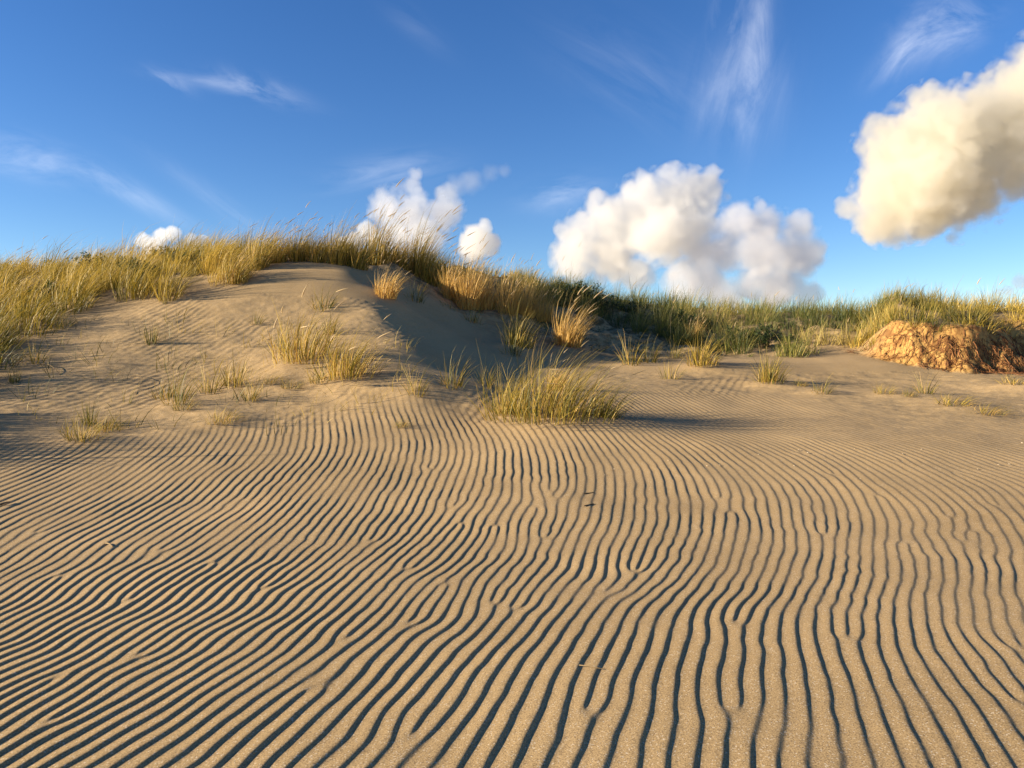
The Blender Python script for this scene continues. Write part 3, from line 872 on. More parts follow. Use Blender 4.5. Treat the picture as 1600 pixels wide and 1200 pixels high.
# ------------------------------------------------------------------ single grass tufts
RIDGE = 'grass tufts along the crest of the dune'
OPEN = 'grass tufts on the open sand'
LEFTF = 'grass tufts on the left dune face'
HOL = 'grass tufts around the shaded hollow'
for a in [
    # kind, px, base py, scale, label, group, rotation, z stretch, depth
    ('ridge', 372, 440, 1.0, 'olive tuft at the left end of the crest row where slope meets bare sand', RIDGE, None, 0.85, 13.0),
    ('ridge', 402, 430, 0.95, 'wind bent tuft on the crest just left of the dune top', RIDGE, None, 1.15, 13.6),
    ('ridge', 432, 424, 1.0, 'olive tuft rising behind the left end of the bare dune top', RIDGE, None, 0.95, 14.1),
    ('ridge', 468, 420, 0.9, 'low olive tuft directly behind the highest bare sand', RIDGE, None, 1.10, 14.2),
    ('ridge', 497, 422, 1.0, 'tuft with pale seed heads behind the middle of the bare dune top', RIDGE, None, 0.85, 14.2),
    ('ridge', 527, 424, 1.0, 'wind bent tuft behind the right end of the bare dune top', RIDGE, None, 1.20, 14.2),
    ('ridge', 556, 430, 1.15, 'tall olive tuft where the crest starts to fall to the right', RIDGE, None, 0.95, 14.3),
    ('ridge', 590, 436, 1.3, 'tall tuft with long seed heads in front of the small white cloud', RIDGE, None, 1.25, 15.6),
    ('ridge', 620, 440, 1.2, 'dense tuft above the detached golden tuft on the crest', RIDGE, None, 0.85, 16.0),
    ('ridge', 652, 446, 1.3, 'tall feathery tuft leaning right between the dense tufts and golden straw', RIDGE, None, 1.30, 16.2),
    ('ridge', 680, 452, 1.3, 'short olive tuft at the left foot of the golden straw tufts', RIDGE, None, 0.9, 16.0),
    ('golden', 705, 456, 1.05, 'upright golden straw tuft, left end of the golden row on the crest', RIDGE, None, 1.0, 15.5),
    ('golden', 733, 460, 1.35, 'tallest upright golden straw tuft on the crest, brightest of the row', RIDGE, None, 1.0, 15.3),
    ('golden', 760, 466, 1.1, 'golden straw tuft right of the brightest one, below a white cloud', RIDGE, None, 1.0, 15.6),
    ('golden', 792, 472, 1.25, 'amber straw tuft in the right half of the golden row', RIDGE, None, 1.05, 15.5),
    ('golden', 822, 480, 1.1, 'amber straw tuft at the right end of the golden row beside dark green grass', RIDGE, None, 1.05, 15.8),
    ('green', 850, 480, 1.15, 'dark green tuft just right of the golden row', RIDGE, None, 1.0, 16.8),
    ('bent', 604, 472, 0.9, 'detached golden tuft at the upper edge of the shaded slope', HOL, -0.2, 0.95, None),
    ('olive', 812, 548, 1.1, 'pale olive tuft spreading on the shaded slope left of the orange tuft', HOL, None, 1.2, None),
    ('sparse', 800, 556, 1.2, 'few dark thin blades below the pale olive tuft', HOL, None, 1.0, None),
    ('bent', 888, 546, 1.32, 'orange golden tuft bent right, alone above the hollow', HOL, -0.1, 1.0, None),
    ('golden', 850, 500, 0.85, 'small straw tuft behind and above the bent orange tuft', HOL, None, 1.0, None),
    ('golden', 880, 508, 0.6, 'small straw tuft among dark shrubs right of the crest', HOL, None, 0.9, None),
    ('sparse', 715, 470, 1.3, 'sparse grey green blades on shaded sand under the golden row', HOL, None, 1.0, None),
    ('sparse', 650, 470, 1.1, 'thin tuft on shaded sand beside the detached golden tuft', HOL, None, 1.0, None),
    ('sparse', 740, 502, 1.0, 'scattered thin blades in the middle of the shaded slope', HOL, None, 0.9, None),
    ('mound', 865, 664, 0.92, 'largest clump of olive grass, standing at the front of the hollow on rippled sand', OPEN, 0.0, 1.0, None),
    ('olive', 800, 648, 0.85, 'smaller olive tuft against the left side of the largest clump', OPEN, None, 1.0, None),
    ('olive', 945, 660, 0.75, 'low olive tuft trailing at the right side of the largest clump', OPEN, None, 0.8, None),
    ('bent', 868, 610, 0.55, 'pale straw tuft sticking up behind the largest clump', OPEN, None, 1.0, None),
    ('olive', 1098, 577, 1.15, 'yellow green tuft alone on pale sand below the dark green bank', OPEN, None, 0.85, None),
    ('golden', 1085, 535, 0.75, 'orange straw tuft in the lower edge of the dark green grass', HOL, -0.2, 0.9, None),
    ('olive', 1204, 602, 0.95, 'yellow green tuft on the rippled slope between hollow and eroded bank', OPEN, None, 0.95, None),
    ('sparse', 1284, 618, 0.9, 'small faded tuft on the sand in front of the eroded bank', OPEN, None, 0.7, None),
    ('flat', 1250, 606, 0.5, 'very small tuft with blades lying over, left of the faded tuft', OPEN, None, 0.8, None),
    ('sparse', 988, 574, 1.25, 'loose thin tuft right of the orange bent tuft', OPEN, None, 1.1, None),
    ('sparse', 1015, 568, 1.2, 'loose thin tuft on shaded sand left of the yellow green tuft', OPEN, None, 1.0, None),
    ('sparse', 1047, 592, 1.0, 'short pale tuft on sunlit ripples below the shaded sand', OPEN, None, 1.0, None),
    ('sparse', 1055, 560, 1.0, 'thin tuft close to the left of the yellow green tuft', OPEN, None, 1.0, None),
    ('flat', 1382, 622, 0.55, 'low tuft with reddish base at the foot of the eroded bank', OPEN, None, 1.0, None),
    ('sparse', 1448, 622, 0.75, 'thin tuft below the middle of the eroded bank', OPEN, None, 1.0, None),
    ('flat', 1420, 626, 0.45, 'tiny lying tuft between the reddish tuft and the thin tuft', OPEN, None, 0.8, None),
    ('flat', 1492, 640, 0.85, 'flattened straw tuft right of the thin tuft under the bank', OPEN, None, 0.6, None),
    ('flat', 1545, 650, 0.9, 'flattened straw tuft nearest the right edge on flat sand', OPEN, None, 0.45, None),
    ('flat', 1590, 608, 0.9, 'straggly tuft on a small hummock at the right edge under the bank', OPEN, None, 0.6, None),
    ('face', 478, 572, 1.2, 'biggest golden tuft on the left dune face, lit from the left', LEFTF, None, 1.15, None),
    ('face', 546, 598, 1.05, 'golden tuft low on the nose of the dune, right of the biggest one', LEFTF, None, 1.05, None),
    ('sparse', 505, 482, 1.1, 'few thin blades high on the nose of the dune', LEFTF, None, 1.0, None),
    ('upright', 236, 538, 0.95, 'short upright dark tuft alone high on the left dune face', LEFTF, None, 1.0, None),
    ('sparse', 372, 605, 1.1, 'thin tuft in the middle of the left dune face', LEFTF, None, 1.1, None),
    ('flat', 355, 600, 0.6, 'low curled tuft beside the thin tuft on the left dune face', LEFTF, None, 0.9, None),
    ('sparse', 278, 634, 1.1, 'thin spreading tuft low on the left dune face', LEFTF, None, 1.0, None),
    ('flat', 290, 645, 0.6, 'low dark tuft beside the thin spreading tuft', LEFTF, None, 0.8, None),
    ('flat', 350, 664, 0.75, 'low tuft at the very foot of the left dune face', LEFTF, None, 0.8, None),
    ('upright', 140, 662, 0.8, 'short upright tuft at the lower left, on lined sand', LEFTF, None, 0.9, None),
    ('flat', 132, 692, 0.75, 'straw tuft with long arching blades nearest the viewer at lower left', LEFTF, -0.6, 1.1, None),
    ('flat', 425, 606, 0.6, 'dark matted tuft under the biggest golden tuft, left one', LEFTF, None, 0.7, None),
    ('flat', 458, 612, 0.6, 'dark matted tuft under the biggest golden tuft, right one', LEFTF, None, 0.7, None),
    ('flat', 628, 666, 0.4, 'small tuft lying at the edge of the ripples, left of the largest clump', OPEN, None, 0.8, None),
    ('sparse', 652, 622, 0.8, 'small thin tuft in the mouth of the hollow, left one', HOL, None, 1.0, None),
    ('sparse', 708, 612, 1.0, 'grey thin tuft in the mouth of the hollow, middle one', HOL, None, 1.1, None),
    ('sparse', 765, 612, 0.9, 'grey thin tuft in the mouth of the hollow, next to the largest clump', HOL, None, 1.0, None),
    ('sparse', 402, 505, 0.7, 'few short blades on the upper left dune face', LEFTF, None, 0.8, None),
    ('upright', 22, 598, 0.7, 'dark tuft on bare sand at the left edge under the grassy slope', LEFTF, None, 0.9, None),
    ('sparse', 60, 566, 0.9, 'dark thin tuft below the grassy slope near the left edge', LEFTF, None, 0.9, None),
    ('sparse', 100, 512, 0.8, 'dark thin tuft at the lower rim of the grassy slope', LEFTF, None, 0.8, None),
    ('sparse', 520, 520, 0.9, 'loose thin tuft above the lower golden tuft on the nose', LEFTF, None, 1.0, None),
    ('sparse', 440, 548, 0.9, 'loose thin tuft at the left shoulder of the biggest golden tuft', LEFTF, None, 1.0, None),
    ('flat', 505, 605, 0.7, 'low matted tuft between the biggest golden tuft and the ripples', LEFTF, None, 0.8, None),
    ('sparse', 330, 612, 0.9, 'loose thin tuft halfway between the two thin tufts of the lower face', LEFTF, None, 1.0, None),
    ('sparse', 255, 622, 0.8, 'small thin tuft close above the thin spreading tuft', LEFTF, None, 0.9, None),
    ('sparse', 395, 628, 0.8, 'small thin tuft below the dark matted tufts at the dune foot', LEFTF, None, 0.9, None),
    ('flat', 165, 672, 0.7, 'low tuft just right of the short upright one at lower left', LEFTF, None, 0.9, None),
    ('upright', 258, 475, 0.45, 'tiny upright tuft at the rim of the grass on the left dune', LEFTF, None, 0.9, None),
]:
    tuft(*a[:8], depth=a[8])


# ------------------------------------------------------------------ closed grass cover (nobody could count it)
def cover(name, label, seed, n, box, accept, h, wind, lean, droop, width, tint, mat, heads, space=0.55, fill=0.8, per=90):
    """many tussocks in one sheet of grass: n is how many are tried in the box"""
    rng = np.random.default_rng(seed)
    x0, x1, y0, y1 = box
    gx, gy = np.meshgrid(np.arange(x0, x1, space), np.arange(y0, y1, space * 0.9))
    cx = (gx + rng.uniform(-.5, .5, gx.shape) * space).ravel()
    cy = (gy + rng.uniform(-.5, .5, gx.shape) * space).ravel()
    keep = rng.uniform(0, 1, len(cx)) < fill + 0.35 * fbm(cx * 0.7, cy * 0.7, seed, 2)
    cx, cy = cx[keep], cy[keep]
    px, py = pixel_of(np.c_[cx, cy, ground_z(cx, cy)])
    ok = accept(px, py, cx, cy)
    cx, cy = cx[ok], cy[ok]
    m = len(cx)
    ch = np.clip(rng.normal(1.0, 0.22, m), 0.5, 1.5)
    ct = rng.normal(0, 0.20, m) + 0.42 * fbm(cx * 0.6, cy * 0.6, seed + 7, 2)
    cr = space * rng.uniform(0.28, 0.55, m)
    q = np.repeat(np.arange(m), np.maximum(12, (per * rng.uniform(0.6, 1.4, m)).astype(int)))
    k = len(q)
    a = rng.uniform(0, 2 * np.pi, k)
    u = np.sqrt(rng.uniform(0, 1, k))
    x, y = cx[q] + np.cos(a) * u * cr[q], cy[q] + np.sin(a) * u * cr[q]
    z = ground_z(x, y)
    a2 = a + rng.normal(0, .5, k)
    g = np.c_[np.cos(a2), np.sin(a2)]
    ht = h * ch[q] * np.clip(rng.normal(0.85, .2, k), .25, 1.3) * (1.1 - 0.45 * u * u)
    V, Fc, al, P = strips(rng, np.c_[x, y, z - 0.04], ht, g, lean * rng.uniform(0.2, 1.3, k) * (0.3 + u), wind * rng.uniform(0.5, 1.4, k), droop * rng.uniform(0, 2, k),
                          width * rng.uniform(0.6, 1.4, k), segs=4, curl=0.05)
    tv = np.clip(rng.normal((tint[0] + tint[1]) / 2, (tint[1] - tint[0]) / 3.5, k) + ct[q], 0, 1)
    me = make_mesh(name, V, Fc, mat, {'tint': np.repeat(tv, len(V) // k), 'along': al})
    o = link(name, me)
    tag(o, label, 'grass', kind='stuff')
    print(name, m, 'tussocks', k, 'blades')
    if heads:
        s = rng.choice(k, heads, replace=False)
        V, Fc, al, P = strips(rng, np.c_[x[s], y[s], z[s] - 0.04], np.maximum(ht[s], .6 * h) * 1.25, g[s], lean * rng.uniform(0.1, .8, heads), wind * rng.uniform(.6, 1.2, heads),
                              droop * rng.uniform(0, 1, heads), np.full(heads, 0.006), segs=4, curl=0.04)
        tips, d = P[:, -1], P[:, -1] - P[:, -2]
        d = d / np.linalg.norm(d, axis=1, keepdims=True)
        v2, f2, al2 = spindles(tips - d * .02, d, rng.uniform(.11, .19, heads), rng.uniform(.005, .0085, heads))
        vv, ff = join([(V, Fc), (v2, f2)])
        tv = np.r_[np.full(len(V), .7), np.repeat(rng.uniform(.3, 1, heads), len(v2) // heads)]
        sh = link('seed_heads', make_mesh('seed_heads', vv, ff, M_SEED, {'tint': tv, 'along': np.r_[al, al2]}), o)
        tag(sh, kind='stuff')
    return o


EDGE_X = [-900, -300, -130, -60, 0, 40, 75, 100, 170, 240, 330, 372, 405]
EDGE_Y = [730, 735, 720, 604, 592, 560, 520, 500, 490, 474, 461, 445, 426]
cover('marram_grass', 'golden wind swept marram grass covering the slope at the left', 101, 0, (-19, -3.4, 6.3, 18.5),
      lambda px, py, x, y: (py < np.interp(px, EDGE_X, EDGE_Y) - 1) & (px < 420) & (px > -900), 0.74, 0.78, 0.55, 0.55, 0.0098, (0.15, 0.9), M_MARRAM, 150, 0.62, 0.82, 130)
cover('marram_grass', 'olive marram grass filling the crest behind the row of tufts', 103, 0, (-6, 2, 14.3, 20),
      lambda px, py, x, y: (px > 380) & (px < 880) & (y > np.interp(px, [380, 540, 590, 700, 800, 880], [14.7, 14.9, 16.2, 16.9, 17.0, 17.5])), 0.46, 0.5, 0.45, 0.3, 0.009, (0.0, 0.6), M_MARRAM, 90, 0.6, 0.85, 85)
cover('marram_grass', 'dark green marram grass covering the low ridge right of the crest', 105, 0, (-0.5, 9.5, 13.8, 21),
      lambda px, py, x, y: ((bank_step(x, y)[1] < 0.1) | (y > 14.1)) & (px > 800) & (px < 1420) & (py < np.interp(px, [800, 900, 960, 1100, 1200, 1300, 1350], [480, 505, 520, 545, 558, 556, 530])), 0.54, 0.24, 0.6, 0.4, 0.0098, (0.05, 0.95), M_GREEN, 40, 0.52, 0.88, 85)
cover('marram_grass', 'yellow green marram grass on top of the eroded bank at the right', 107, 0, (5.5, 16, 12.6, 19),
      lambda px, py, x, y: (px > 1325) & (px < 2300) & (y > np.interp(x, BANK_X, BANK_Y) + 0.62) & (bank_step(x, y)[1] < 0.9), 0.48, 0.18, 0.6, 0.5, 0.0092, (0.1, 0.85), M_MARRAM, 30, 0.48, 0.92, 80)
cover('low_plants', 'sparse dark creeping plants and litter on the shaded sand below the crest', 109, 0, (-1.8, 6, 13.0, 17),
      lambda px, py, x, y: (px > 640) & (px < 1230) & (py > np.interp(px, [640, 760, 860, 960, 1230], [470, 478, 495, 512, 540])) & (py < np.interp(px, [640, 720, 800, 900, 1000, 1230], [476, 500, 528, 545, 560, 566])),
      0.2, 0.2, 1.2, 0.9, 0.012, (0.1, 0.6), M_GREEN, 0, 0.42, 0.45, 16)


cover('loose_blades', 'single loose grass blades scattered over the left dune face', 111, 0, (-8, -0.5, 8.0, 13.0),
      lambda px, py, x, y: (px > 20) & (px < 640) & (py > 500) & (py < 672), 0.34, 0.5, 1.1, 0.6, 0.007, (0.1, 0.8), M_MARRAM, 0, 0.5, 0.42, 12)
cover('fringe_grass', 'golden grass draped over the upper edge of the eroded bank', 113, 0, (6.4, 12, 12.3, 14.6),
      lambda px, py, x, y: (bank_step(x, y)[1] > 0.25) & (y > np.interp(x, BANK_X, BANK_Y) + 0.72), 0.34, 0.3, 1.2, 0.9, 0.008, (0.4, 0.95), M_MARRAM, 0, 0.3, 0.9, 36)


# ------------------------------------------------------------------ leafy shrubs
def shrub(px, py, depth, h, wd, n, label, seed):
    rng = np.random.default_rng(seed)
    d = pix_dir(px, py)
    p = CAM + d / d[1] * depth
    z = float(ground_z(p[0], p[1])[0])
    root = bpy.data.objects.new('dune_shrub', None)
    COL.objects.link(root)
    root.location = (p[0], p[1], z)
    root.empty_display_size = 0.1
    tag(root, label, 'shrub', 'dark leafy shrubs among the grass')
    ns = 26
    a = rng.uniform(0, 2 * np.pi, ns)
    rr = wd * 0.35 * np.sqrt(rng.uniform(0, 1, ns))
    V, Fc, al, P = strips(rng, np.c_[rr * np.cos(a), rr * np.sin(a), np.full(ns, -.05)], h * rng.uniform(.6, 1.05, ns), np.c_[np.cos(a), np.sin(a)],
                          rng.uniform(.1, .9, ns) * wd / h * 0.6, np.full(ns, .08), np.zeros(ns), np.full(ns, .014), curl=0.16)
    link('stems', make_mesh('stems', V, Fc, M_TWIG), root)
    # leaves along the stems, in whorls, upward pointing
    s = rng.integers(0, ns, n)
    t = 5 * np.clip(rng.beta(2.2, 1.1, n), 0, 0.999)
    i = np.floor(t).astype(int)
    f = (t - i)[:, None]
    c = P[s, i] * (1 - f) + P[s, i + 1] * f + rng.normal(0, 0.022, (n, 3))
    az = rng.uniform(0, 2 * np.pi, n)
    el = rng.uniform(-0.2, 1.2, n)
    ax = np.c_[np.cos(az) * np.cos(el), np.sin(az) * np.cos(el), np.sin(el)]
    sd = np.c_[-np.sin(az), np.cos(az), rng.normal(0, .35, n)]
    L = rng.uniform(.035, .075, n)[:, None]
    W = L * 0.24
    q = np.stack([c, c + ax * L * .5 + sd * W, c + ax * L, c + ax * L * .5 - sd * W], 1).reshape(-1, 3)
    fc = np.arange(4 * n).reshape(n, 4)
    tv = np.repeat(rng.uniform(0, 1, n), 4)
    link('leaves', make_mesh('leaves', q, fc, M_LEAF, {'tint': tv, 'along': np.tile([0, .4, .8, .4], n)}, smooth=False), root)


for k, a in enumerate([
    (885, 470, 17.6, 0.62, 0.7, 1500, 'tall dark shrub just right of the golden straw row'),
    (912, 474, 17.8, 0.55, 0.7, 1300, 'dark shrub right of the tall one, under the big cloud'),
    (942, 480, 17.4, 0.48, 0.7, 1200, 'dark shrub on the falling ridge line, third from the golden row'),
    (985, 492, 17.6, 0.45, 0.7, 1000, 'low dark shrub in the dip of the ridge line'),
    (1055, 505, 17.4, 0.45, 0.7, 1000, 'low dark shrub in green grass below the grey cloud'),
    (1088, 512, 17.0, 0.4, 0.7, 900, 'low rounded shrub beside the orange straw tuft in the green grass'),
    (1165, 545, 15.6, 0.55, 0.9, 1500, 'leafy green shrub at the lower edge of the dark grass'),
    (1200, 550, 15.4, 0.42, 0.9, 1200, 'darkest shrub at the right end of the shaded grass edge'),
    (20, 420, 17.2, 0.5, 0.9, 1300, 'dark shrub on the skyline at the left edge'),
    (62, 420, 17.3, 0.5, 0.9, 1300, 'dark shrub on the skyline, second from the left edge'),
    (112, 418, 17.4, 0.45, 0.8, 1100, 'dark shrub on the skyline, farthest from the left edge'),
    (165, 432, 15.6, 0.5, 0.9, 1100, 'dark shrub sunk in the golden grass below the skyline shrubs'),
    (300, 430, 14.9, 0.45, 0.8, 1000, 'dark shrub in golden grass close to the crest row of tufts'),
    (90, 470, 13.4, 0.4, 0.8, 1000, 'dark shrub low in the grassy slope, nearest the left edge'),
    (225, 445, 14.2, 0.4, 0.7, 900, 'small dark shrub in the middle of the grassy slope'),
    (250, 415, 16.9, 0.42, 0.8, 900, 'shrub half hidden in golden grass under the tiny white cloud'),
]):
    shrub(*a, 300 + k)


# ------------------------------------------------------------------ roots hanging from the eroded bank
def build_roots():
    rng = np.random.default_rng(77)
    n, segs = 1500, 7
    s = rng.uniform(5.6, 9.6, n)
    yb = np.interp(s, BANK_X, BANK_Y)
    x0 = s + rng.normal(0, .05, n)
    sl = np.gradient(np.interp(np.linspace(5, 12, 400), BANK_X, BANK_Y), 7 / 399.)
    g = np.interp(s, np.linspace(5, 12, 400), sl)
    nx, ny = g / np.hypot(g, 1), -1 / np.hypot(g, 1)            # out of the bank
    t0 = rng.beta(1.3, 1.6, n) * 0.75 - 0.05                     # start, metres behind the front
    ln = rng.uniform(.12, .55, n)
    sway = rng.normal(0, .5, n)
    P = np.zeros((n, segs + 1, 3))
    cx, cy = x0 - nx * t0, yb - ny * t0
    ang = np.arctan2(ny, nx) + sway
    for k in range(segs + 1):
        P[:, k, 0], P[:, k, 1] = cx, cy
        P[:, k, 2] = lookup(cx, cy) + 0.012 + 0.03 * np.sin(np.pi * k / segs) * rng.uniform(0, 1, n)
        ang = ang + rng.normal(0, .45, n)
        st = ln / segs * 0.62
        cx, cy = cx + np.cos(ang) * st, cy + np.sin(ang) * st
    wv = rng.uniform(.006, .018, n)
    side = np.stack([-np.sin(ang), np.cos(ang), rng.normal(0, .6, n)], 1)
    side /= np.linalg.norm(side, axis=1, keepdims=True)
    tp = np.linspace(1, .3, segs + 1)
    A = P - side[:, None] * (wv[:, None] * tp)[..., None] / 2
    B = P + side[:, None] * (wv[:, None] * tp)[..., None] / 2
    V = np.stack([A, B], 2).reshape(-1, 3)
    m = 2 * (segs + 1)
    Fc = (np.arange(n) * m)[:, None, None] + np.arange(segs)[None, :, None] * 2 + np.array([0, 1, 3, 2])[None, None]
    o = link('exposed_roots', make_mesh('exposed_roots', V, Fc.reshape(-1, 4), M_ROOT))
    tag(o, 'rusty brown roots matting the face of the eroded sand bank', 'roots', kind='stuff')


build_roots()


# ------------------------------------------------------------------ small things lying on the sand
def tube(P, rad, sides=5):
    P = np.asarray(P, float)
    n = len(P)
    T = np.gradient(P, axis=0)
    T /= np.linalg.norm(T, axis=1, keepdims=True)
    s1 = np.cross(T, [0.1, 0.2, 1.0])
    s1 /= np.linalg.norm(s1, axis=1, keepdims=True)
    s2 = np.cross(T, s1)
    a = np.arange(sides) * 2 * np.pi / sides
    V = P[:, None] + (s1[:, None] * np.cos(a)[None, :, None] + s2[:, None] * np.sin(a)[None, :, None]) * np.asarray(rad)[:, None, None]
    f = [[i * sides + q, i * sides + (q + 1) % sides, (i + 1) * sides + (q + 1) % sides, (i + 1) * sides + q] for i in range(n - 1) for q in range(sides)]
    return V.reshape(-1, 3), np.array(f)


def stem(pixels, rise, rad, label, name='dry_stem', group=None):
    w = np.array([hit(a, b) for a, b in pixels])
    t = np.linspace(0, 1, 13)
    k = np.linspace(0, 1, len(w))
    if len(w) == 3:
        q = (1 - t)[:, None] ** 2 * w[0] + 2 * ((1 - t) * t)[:, None] * w[1] + t[:, None] ** 2 * w[2]
    else:
        q = np.c_[[np.interp(t, k, w[:, i]) for i in range(3)]].T
    q[:, 2] = ground_z(q[:, 0], q[:, 1]) + rad + rise * np.sin(np.pi * t)
    c = q[0].copy()
    V, Fc = tube(q - c, rad * np.linspace(1.1, .6, 13))
    o = link(name, make_mesh(name, V, Fc, M_TWIG), loc=c)
    tag(o, label, 'dry stem', group)


ST = 'dry stems lying on the left dune face'
stem([(205, 588), (234, 590), (212, 618)], 0.05, 0.0045, 'dark hooked dry stem on the left dune face', group=ST)
stem([(62, 570), (80, 576), (95, 588)], 0.05, 0.006, 'straight dark dry stem near the left edge of the dune face', group=ST)
TW = 'short sticks on the rippled sand'
stem([(913, 773), (919, 772), (928, 771)], 0.0, 0.007, 'short stick across the ripples below the largest clump, upper of two', 'driftwood_stick', TW)
stem([(914, 793), (920, 791), (927, 789)], 0.0, 0.009, 'short stick across the ripples below the largest clump, lower of two', 'driftwood_stick', TW)
stem([(905, 1040), (920, 1044), (942, 1046)], 0.003, 0.0022, 'thin dark rootlet on the coarse ripples nearest the viewer', 'rootlet')
stem([(1400, 768), (1406, 770), (1414, 769)], 0.0, 0.006, 'small dark stick on smooth sand at the right', 'driftwood_stick', TW)
stem([(165, 850), (170, 851), (176, 855)], 0.004, 0.005, 'small dark stick on slanting ripples at the left', 'driftwood_stick', TW)
stem([(0, 790), (8, 788), (16, 786)], 0.005, 0.008, 'small dark stick at the left edge on slanting ripples', 'driftwood_stick', TW)


def shell(px, py, size, label, seed):
    rng = np.random.default_rng(seed)
    p = hit(px, py)
    bm = bmesh.new()
    bmesh.ops.create_icosphere(bm, subdivisions=2, radius=1.0)
    for v in bm.verts:
        k = 1 + 0.25 * rng.normal() * 0.6
        v.co = Vector((v.co.x * size * k, v.co.y * size * 0.7 * k, v.co.z * size * 0.38 * k))
    me = bpy.data.meshes.new('shell_fragment')
    bm.to_mesh(me)
    bm.free()
    me.materials.append(M_SHELL)
    o = link('shell_fragment', me, loc=(p[0], p[1], float(ground_z(p[0], p[1])[0]) + size * .15))
    o.rotation_euler = (0.2, 0.1, rng.uniform(0, 6))
    tag(o, label, 'shell', 'pale shell fragments scattered on the sand at the right')


for k, (px, py) in enumerate([(1185, 710), (1248, 703), (1262, 707), (1336, 701), (1241, 728), (1286, 765), (1345, 748), (1411, 709), (1440, 702), (1483, 707),
                              (1557, 702), (1528, 733), (1560, 726), (1577, 725), (1597, 692), (960, 733), (945, 742), (1105, 728), (1125, 727), (1044, 720)]):
    shell(px, py, 0.007 + 0.005 * ((k * 37) % 10) / 10, 'tiny pale shell fragment lying on the finely rippled sand', 500 + k)

# ------------------------------------------------------------------ cumulus clouds far beyond the dune
def cloud_material(name, dens, colour, mpp, balls, soft, seed):
    """cloud vapour: dense inside the puffs, frayed by turbulence towards their rims"""
    m = bpy.data.materials.new(name)
    m.use_nodes = True
    w = NT(m.node_tree)
    g = w.n('ShaderNodeTexCoord').outputs['Object']
    off = w.n('ShaderNodeVectorMath', operation='ADD', ins={0: g, 1: (seed * 371.3, seed * 91.7, seed * 53.9)}).outputs[0]
    field = None
    for c, r in balls:
        d = w.n('ShaderNodeVectorMath', operation='DISTANCE', ins={0: g, 1: tuple(c)}).outputs['Value']
        f = w.math('MULTIPLY_ADD', d, -1.0 / r, 1.0)
        field = f if field is None else w.math('SMOOTH_MAX', field, f, 0.25)
    n1 = w.n('ShaderNodeTexNoise', ins={'Vector': off, 'Scale': 1.0 / (52 * mpp), 'Detail': 5.0, 'Roughness': 0.6}).outputs[0]
    n2 = w.n('ShaderNodeTexNoise', ins={'Vector': off, 'Scale': 1.0 / (30 * mpp), 'Detail': 1.0, 'Roughness': 0.5}).outputs[0]
    puff = w.math('ABSOLUTE', w.math('SUBTRACT', n2, 0.5))            # rounded billows between sharp creases
    t = w.math('MULTIPLY_ADD', n1, 1.5, -0.75)
    t = w.math('ADD', t, w.math('MULTIPLY_ADD', puff, 1.5, -0.16))
    k = w.math('MULTIPLY', w.math('ADD', field, t), soft, clamp=True)
    v = w.n('ShaderNodeVolumePrincipled', ins={'Color': tuple(colour) + (1,), 'Density': w.math('MULTIPLY', k, dens), 'Anisotropy': 0.45})
    m.cycles.volume_step_rate = 0.8
    w.n('ShaderNodeOutputMaterial', ins={'Volume': v.outputs[0]})
    return m


def cloud(label, blobs, dist, dens, colour=(0.925, 0.912, 0.885), seed=1, soft=3.6, voxel=7.0):
    """blobs: pixel x, pixel y, pixel radius. A closed billowing hull filled with cloud vapour"""
    rng = random.Random(seed)
    mpp = dist / F
    c0 = np.array([[b[0], b[1]] for b in blobs]).mean(0)
    d0 = pix_dir(*c0)
    o0 = CAM + d0 / d0[1] * dist
    bm = bmesh.new()
    balls = []
    for b in blobs:
        px, py, pr = b[:3]
        d = pix_dir(px, py)
        c = CAM + d / d[1] * dist - o0
        r = pr * mpp * 1.22
        c[1] += rng.uniform(-0.5, 0.5) * r
        balls.append((c, r))
        q = bmesh.ops.create_icosphere(bm, subdivisions=3, radius=r * 1.2)
        for v in q['verts']:
            v.co += Vector(c)
    me = bpy.data.meshes.new('cloud')
    bm.to_mesh(me)
    bm.free()
    me.materials.append(cloud_material('cloud_vapour', dens / mpp, colour, mpp, balls, soft, seed))
    o = link('cloud', me, loc=o0)
    rm = o.modifiers.new('merge', 'REMESH')
    rm.mode = 'VOXEL'
    rm.voxel_size = voxel * mpp
    tag(o, label, 'cloud', 'cumulus clouds above the ridge')
    return o


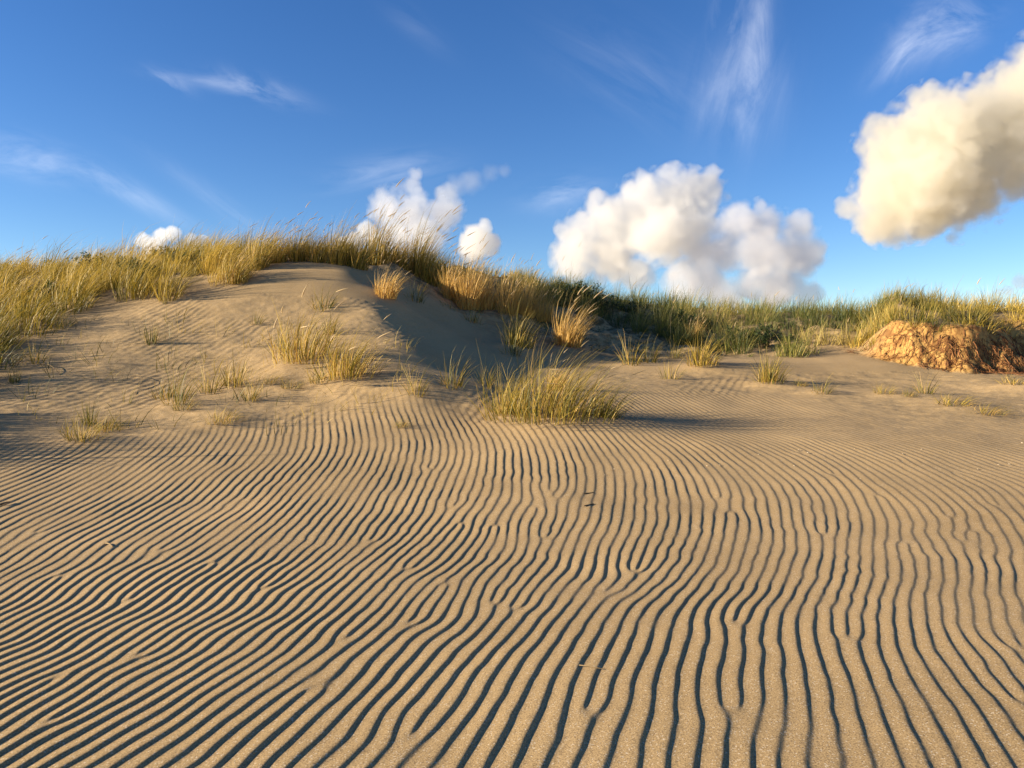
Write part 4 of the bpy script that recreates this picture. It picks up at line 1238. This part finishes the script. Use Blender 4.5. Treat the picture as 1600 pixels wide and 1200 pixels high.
cloud('largest cream coloured cloud at the upper right, running out of the frame',
      [(1460, 215, 62), (1400, 230, 48), (1540, 205, 62), (1590, 160, 52), (1640, 120, 60), (1370, 300, 38), (1420, 300, 62), (1500, 280, 70), (1570, 240, 55),
       (1360, 350, 26), (1400, 345, 32), (1450, 330, 36), (1326, 325, 17), (1640, 190, 70), (1375, 200, 22), (1445, 160, 24), (1530, 310, 32), (1600, 275, 30)], 1500, 0.042, (0.945, 0.915, 0.84), seed=3)
cloud('broad white cloud in the middle of the sky right of the golden grass',
      [(1060, 310, 42), (1105, 300, 30), (1010, 320, 44), (960, 340, 42), (910, 365, 32), (960, 390, 44), (1020, 375, 45), (1075, 360, 40), (900, 400, 32), (1000, 425, 24), (880, 360, 14),
       (930, 310, 12), (1040, 275, 16), (1112, 272, 14)], 1700, 0.040, (0.94, 0.93, 0.91), seed=5)
cloud('greyish cloud beside the broad white cloud, low over the green ridge',
      [(1150, 350, 30), (1200, 345, 30), (1240, 360, 28), (1130, 395, 32), (1190, 400, 44), (1245, 400, 34), (1110, 440, 30), (1170, 450, 30), (1230, 450, 30), (1060, 455, 22), (1275, 460, 14),
       (1188, 322, 12), (1120, 355, 14), (1095, 415, 30), (1060, 440, 28), (1140, 465, 30), (1200, 465, 32), (1255, 465, 22)], 1650, 0.036, (0.90, 0.90, 0.915), seed=8, soft=2.8)
cloud('small puffy cloud above the middle of the dune crest',
      [(605, 325, 28), (645, 335, 36), (690, 330, 30), (660, 370, 36), (620, 365, 28), (645, 292, 15), (650, 274, 11), (695, 305, 18)], 2000, 0.028, (0.95, 0.94, 0.925), seed=11, soft=2.4)
cloud('wispy shred of cloud right above the small puffy one', [(712, 292, 17), (738, 281, 20), (765, 272, 17), (788, 267, 11)], 2000, 0.011, seed=13, soft=1.2)
cloud('bright white cloud top behind the tall seed heads on the crest', [(555, 372, 16), (575, 362, 14), (540, 385, 14), (585, 378, 16)], 2300, 0.07, seed=15)
cloud('white cloud top behind the golden straw tufts', [(745, 372, 22), (765, 380, 18), (735, 388, 20), (758, 356, 12)], 2300, 0.06, seed=17)
cloud('low white cloud behind the grassy skyline at the left, larger of two', [(225, 375, 13), (250, 368, 13), (270, 365, 11), (240, 382, 16)], 2600, 0.06, seed=19)
cloud('low white cloud behind the grassy skyline at the left, smaller of two', [(300, 376, 9), (318, 378, 9), (308, 384, 10)], 2600, 0.06, seed=21)
cloud('thin grey cloud low at the right edge', [(1598, 440, 13), (1580, 452, 8), (1618, 446, 16), (1560, 456, 6)], 2600, 0.03, (0.83, 0.83, 0.84), seed=23)
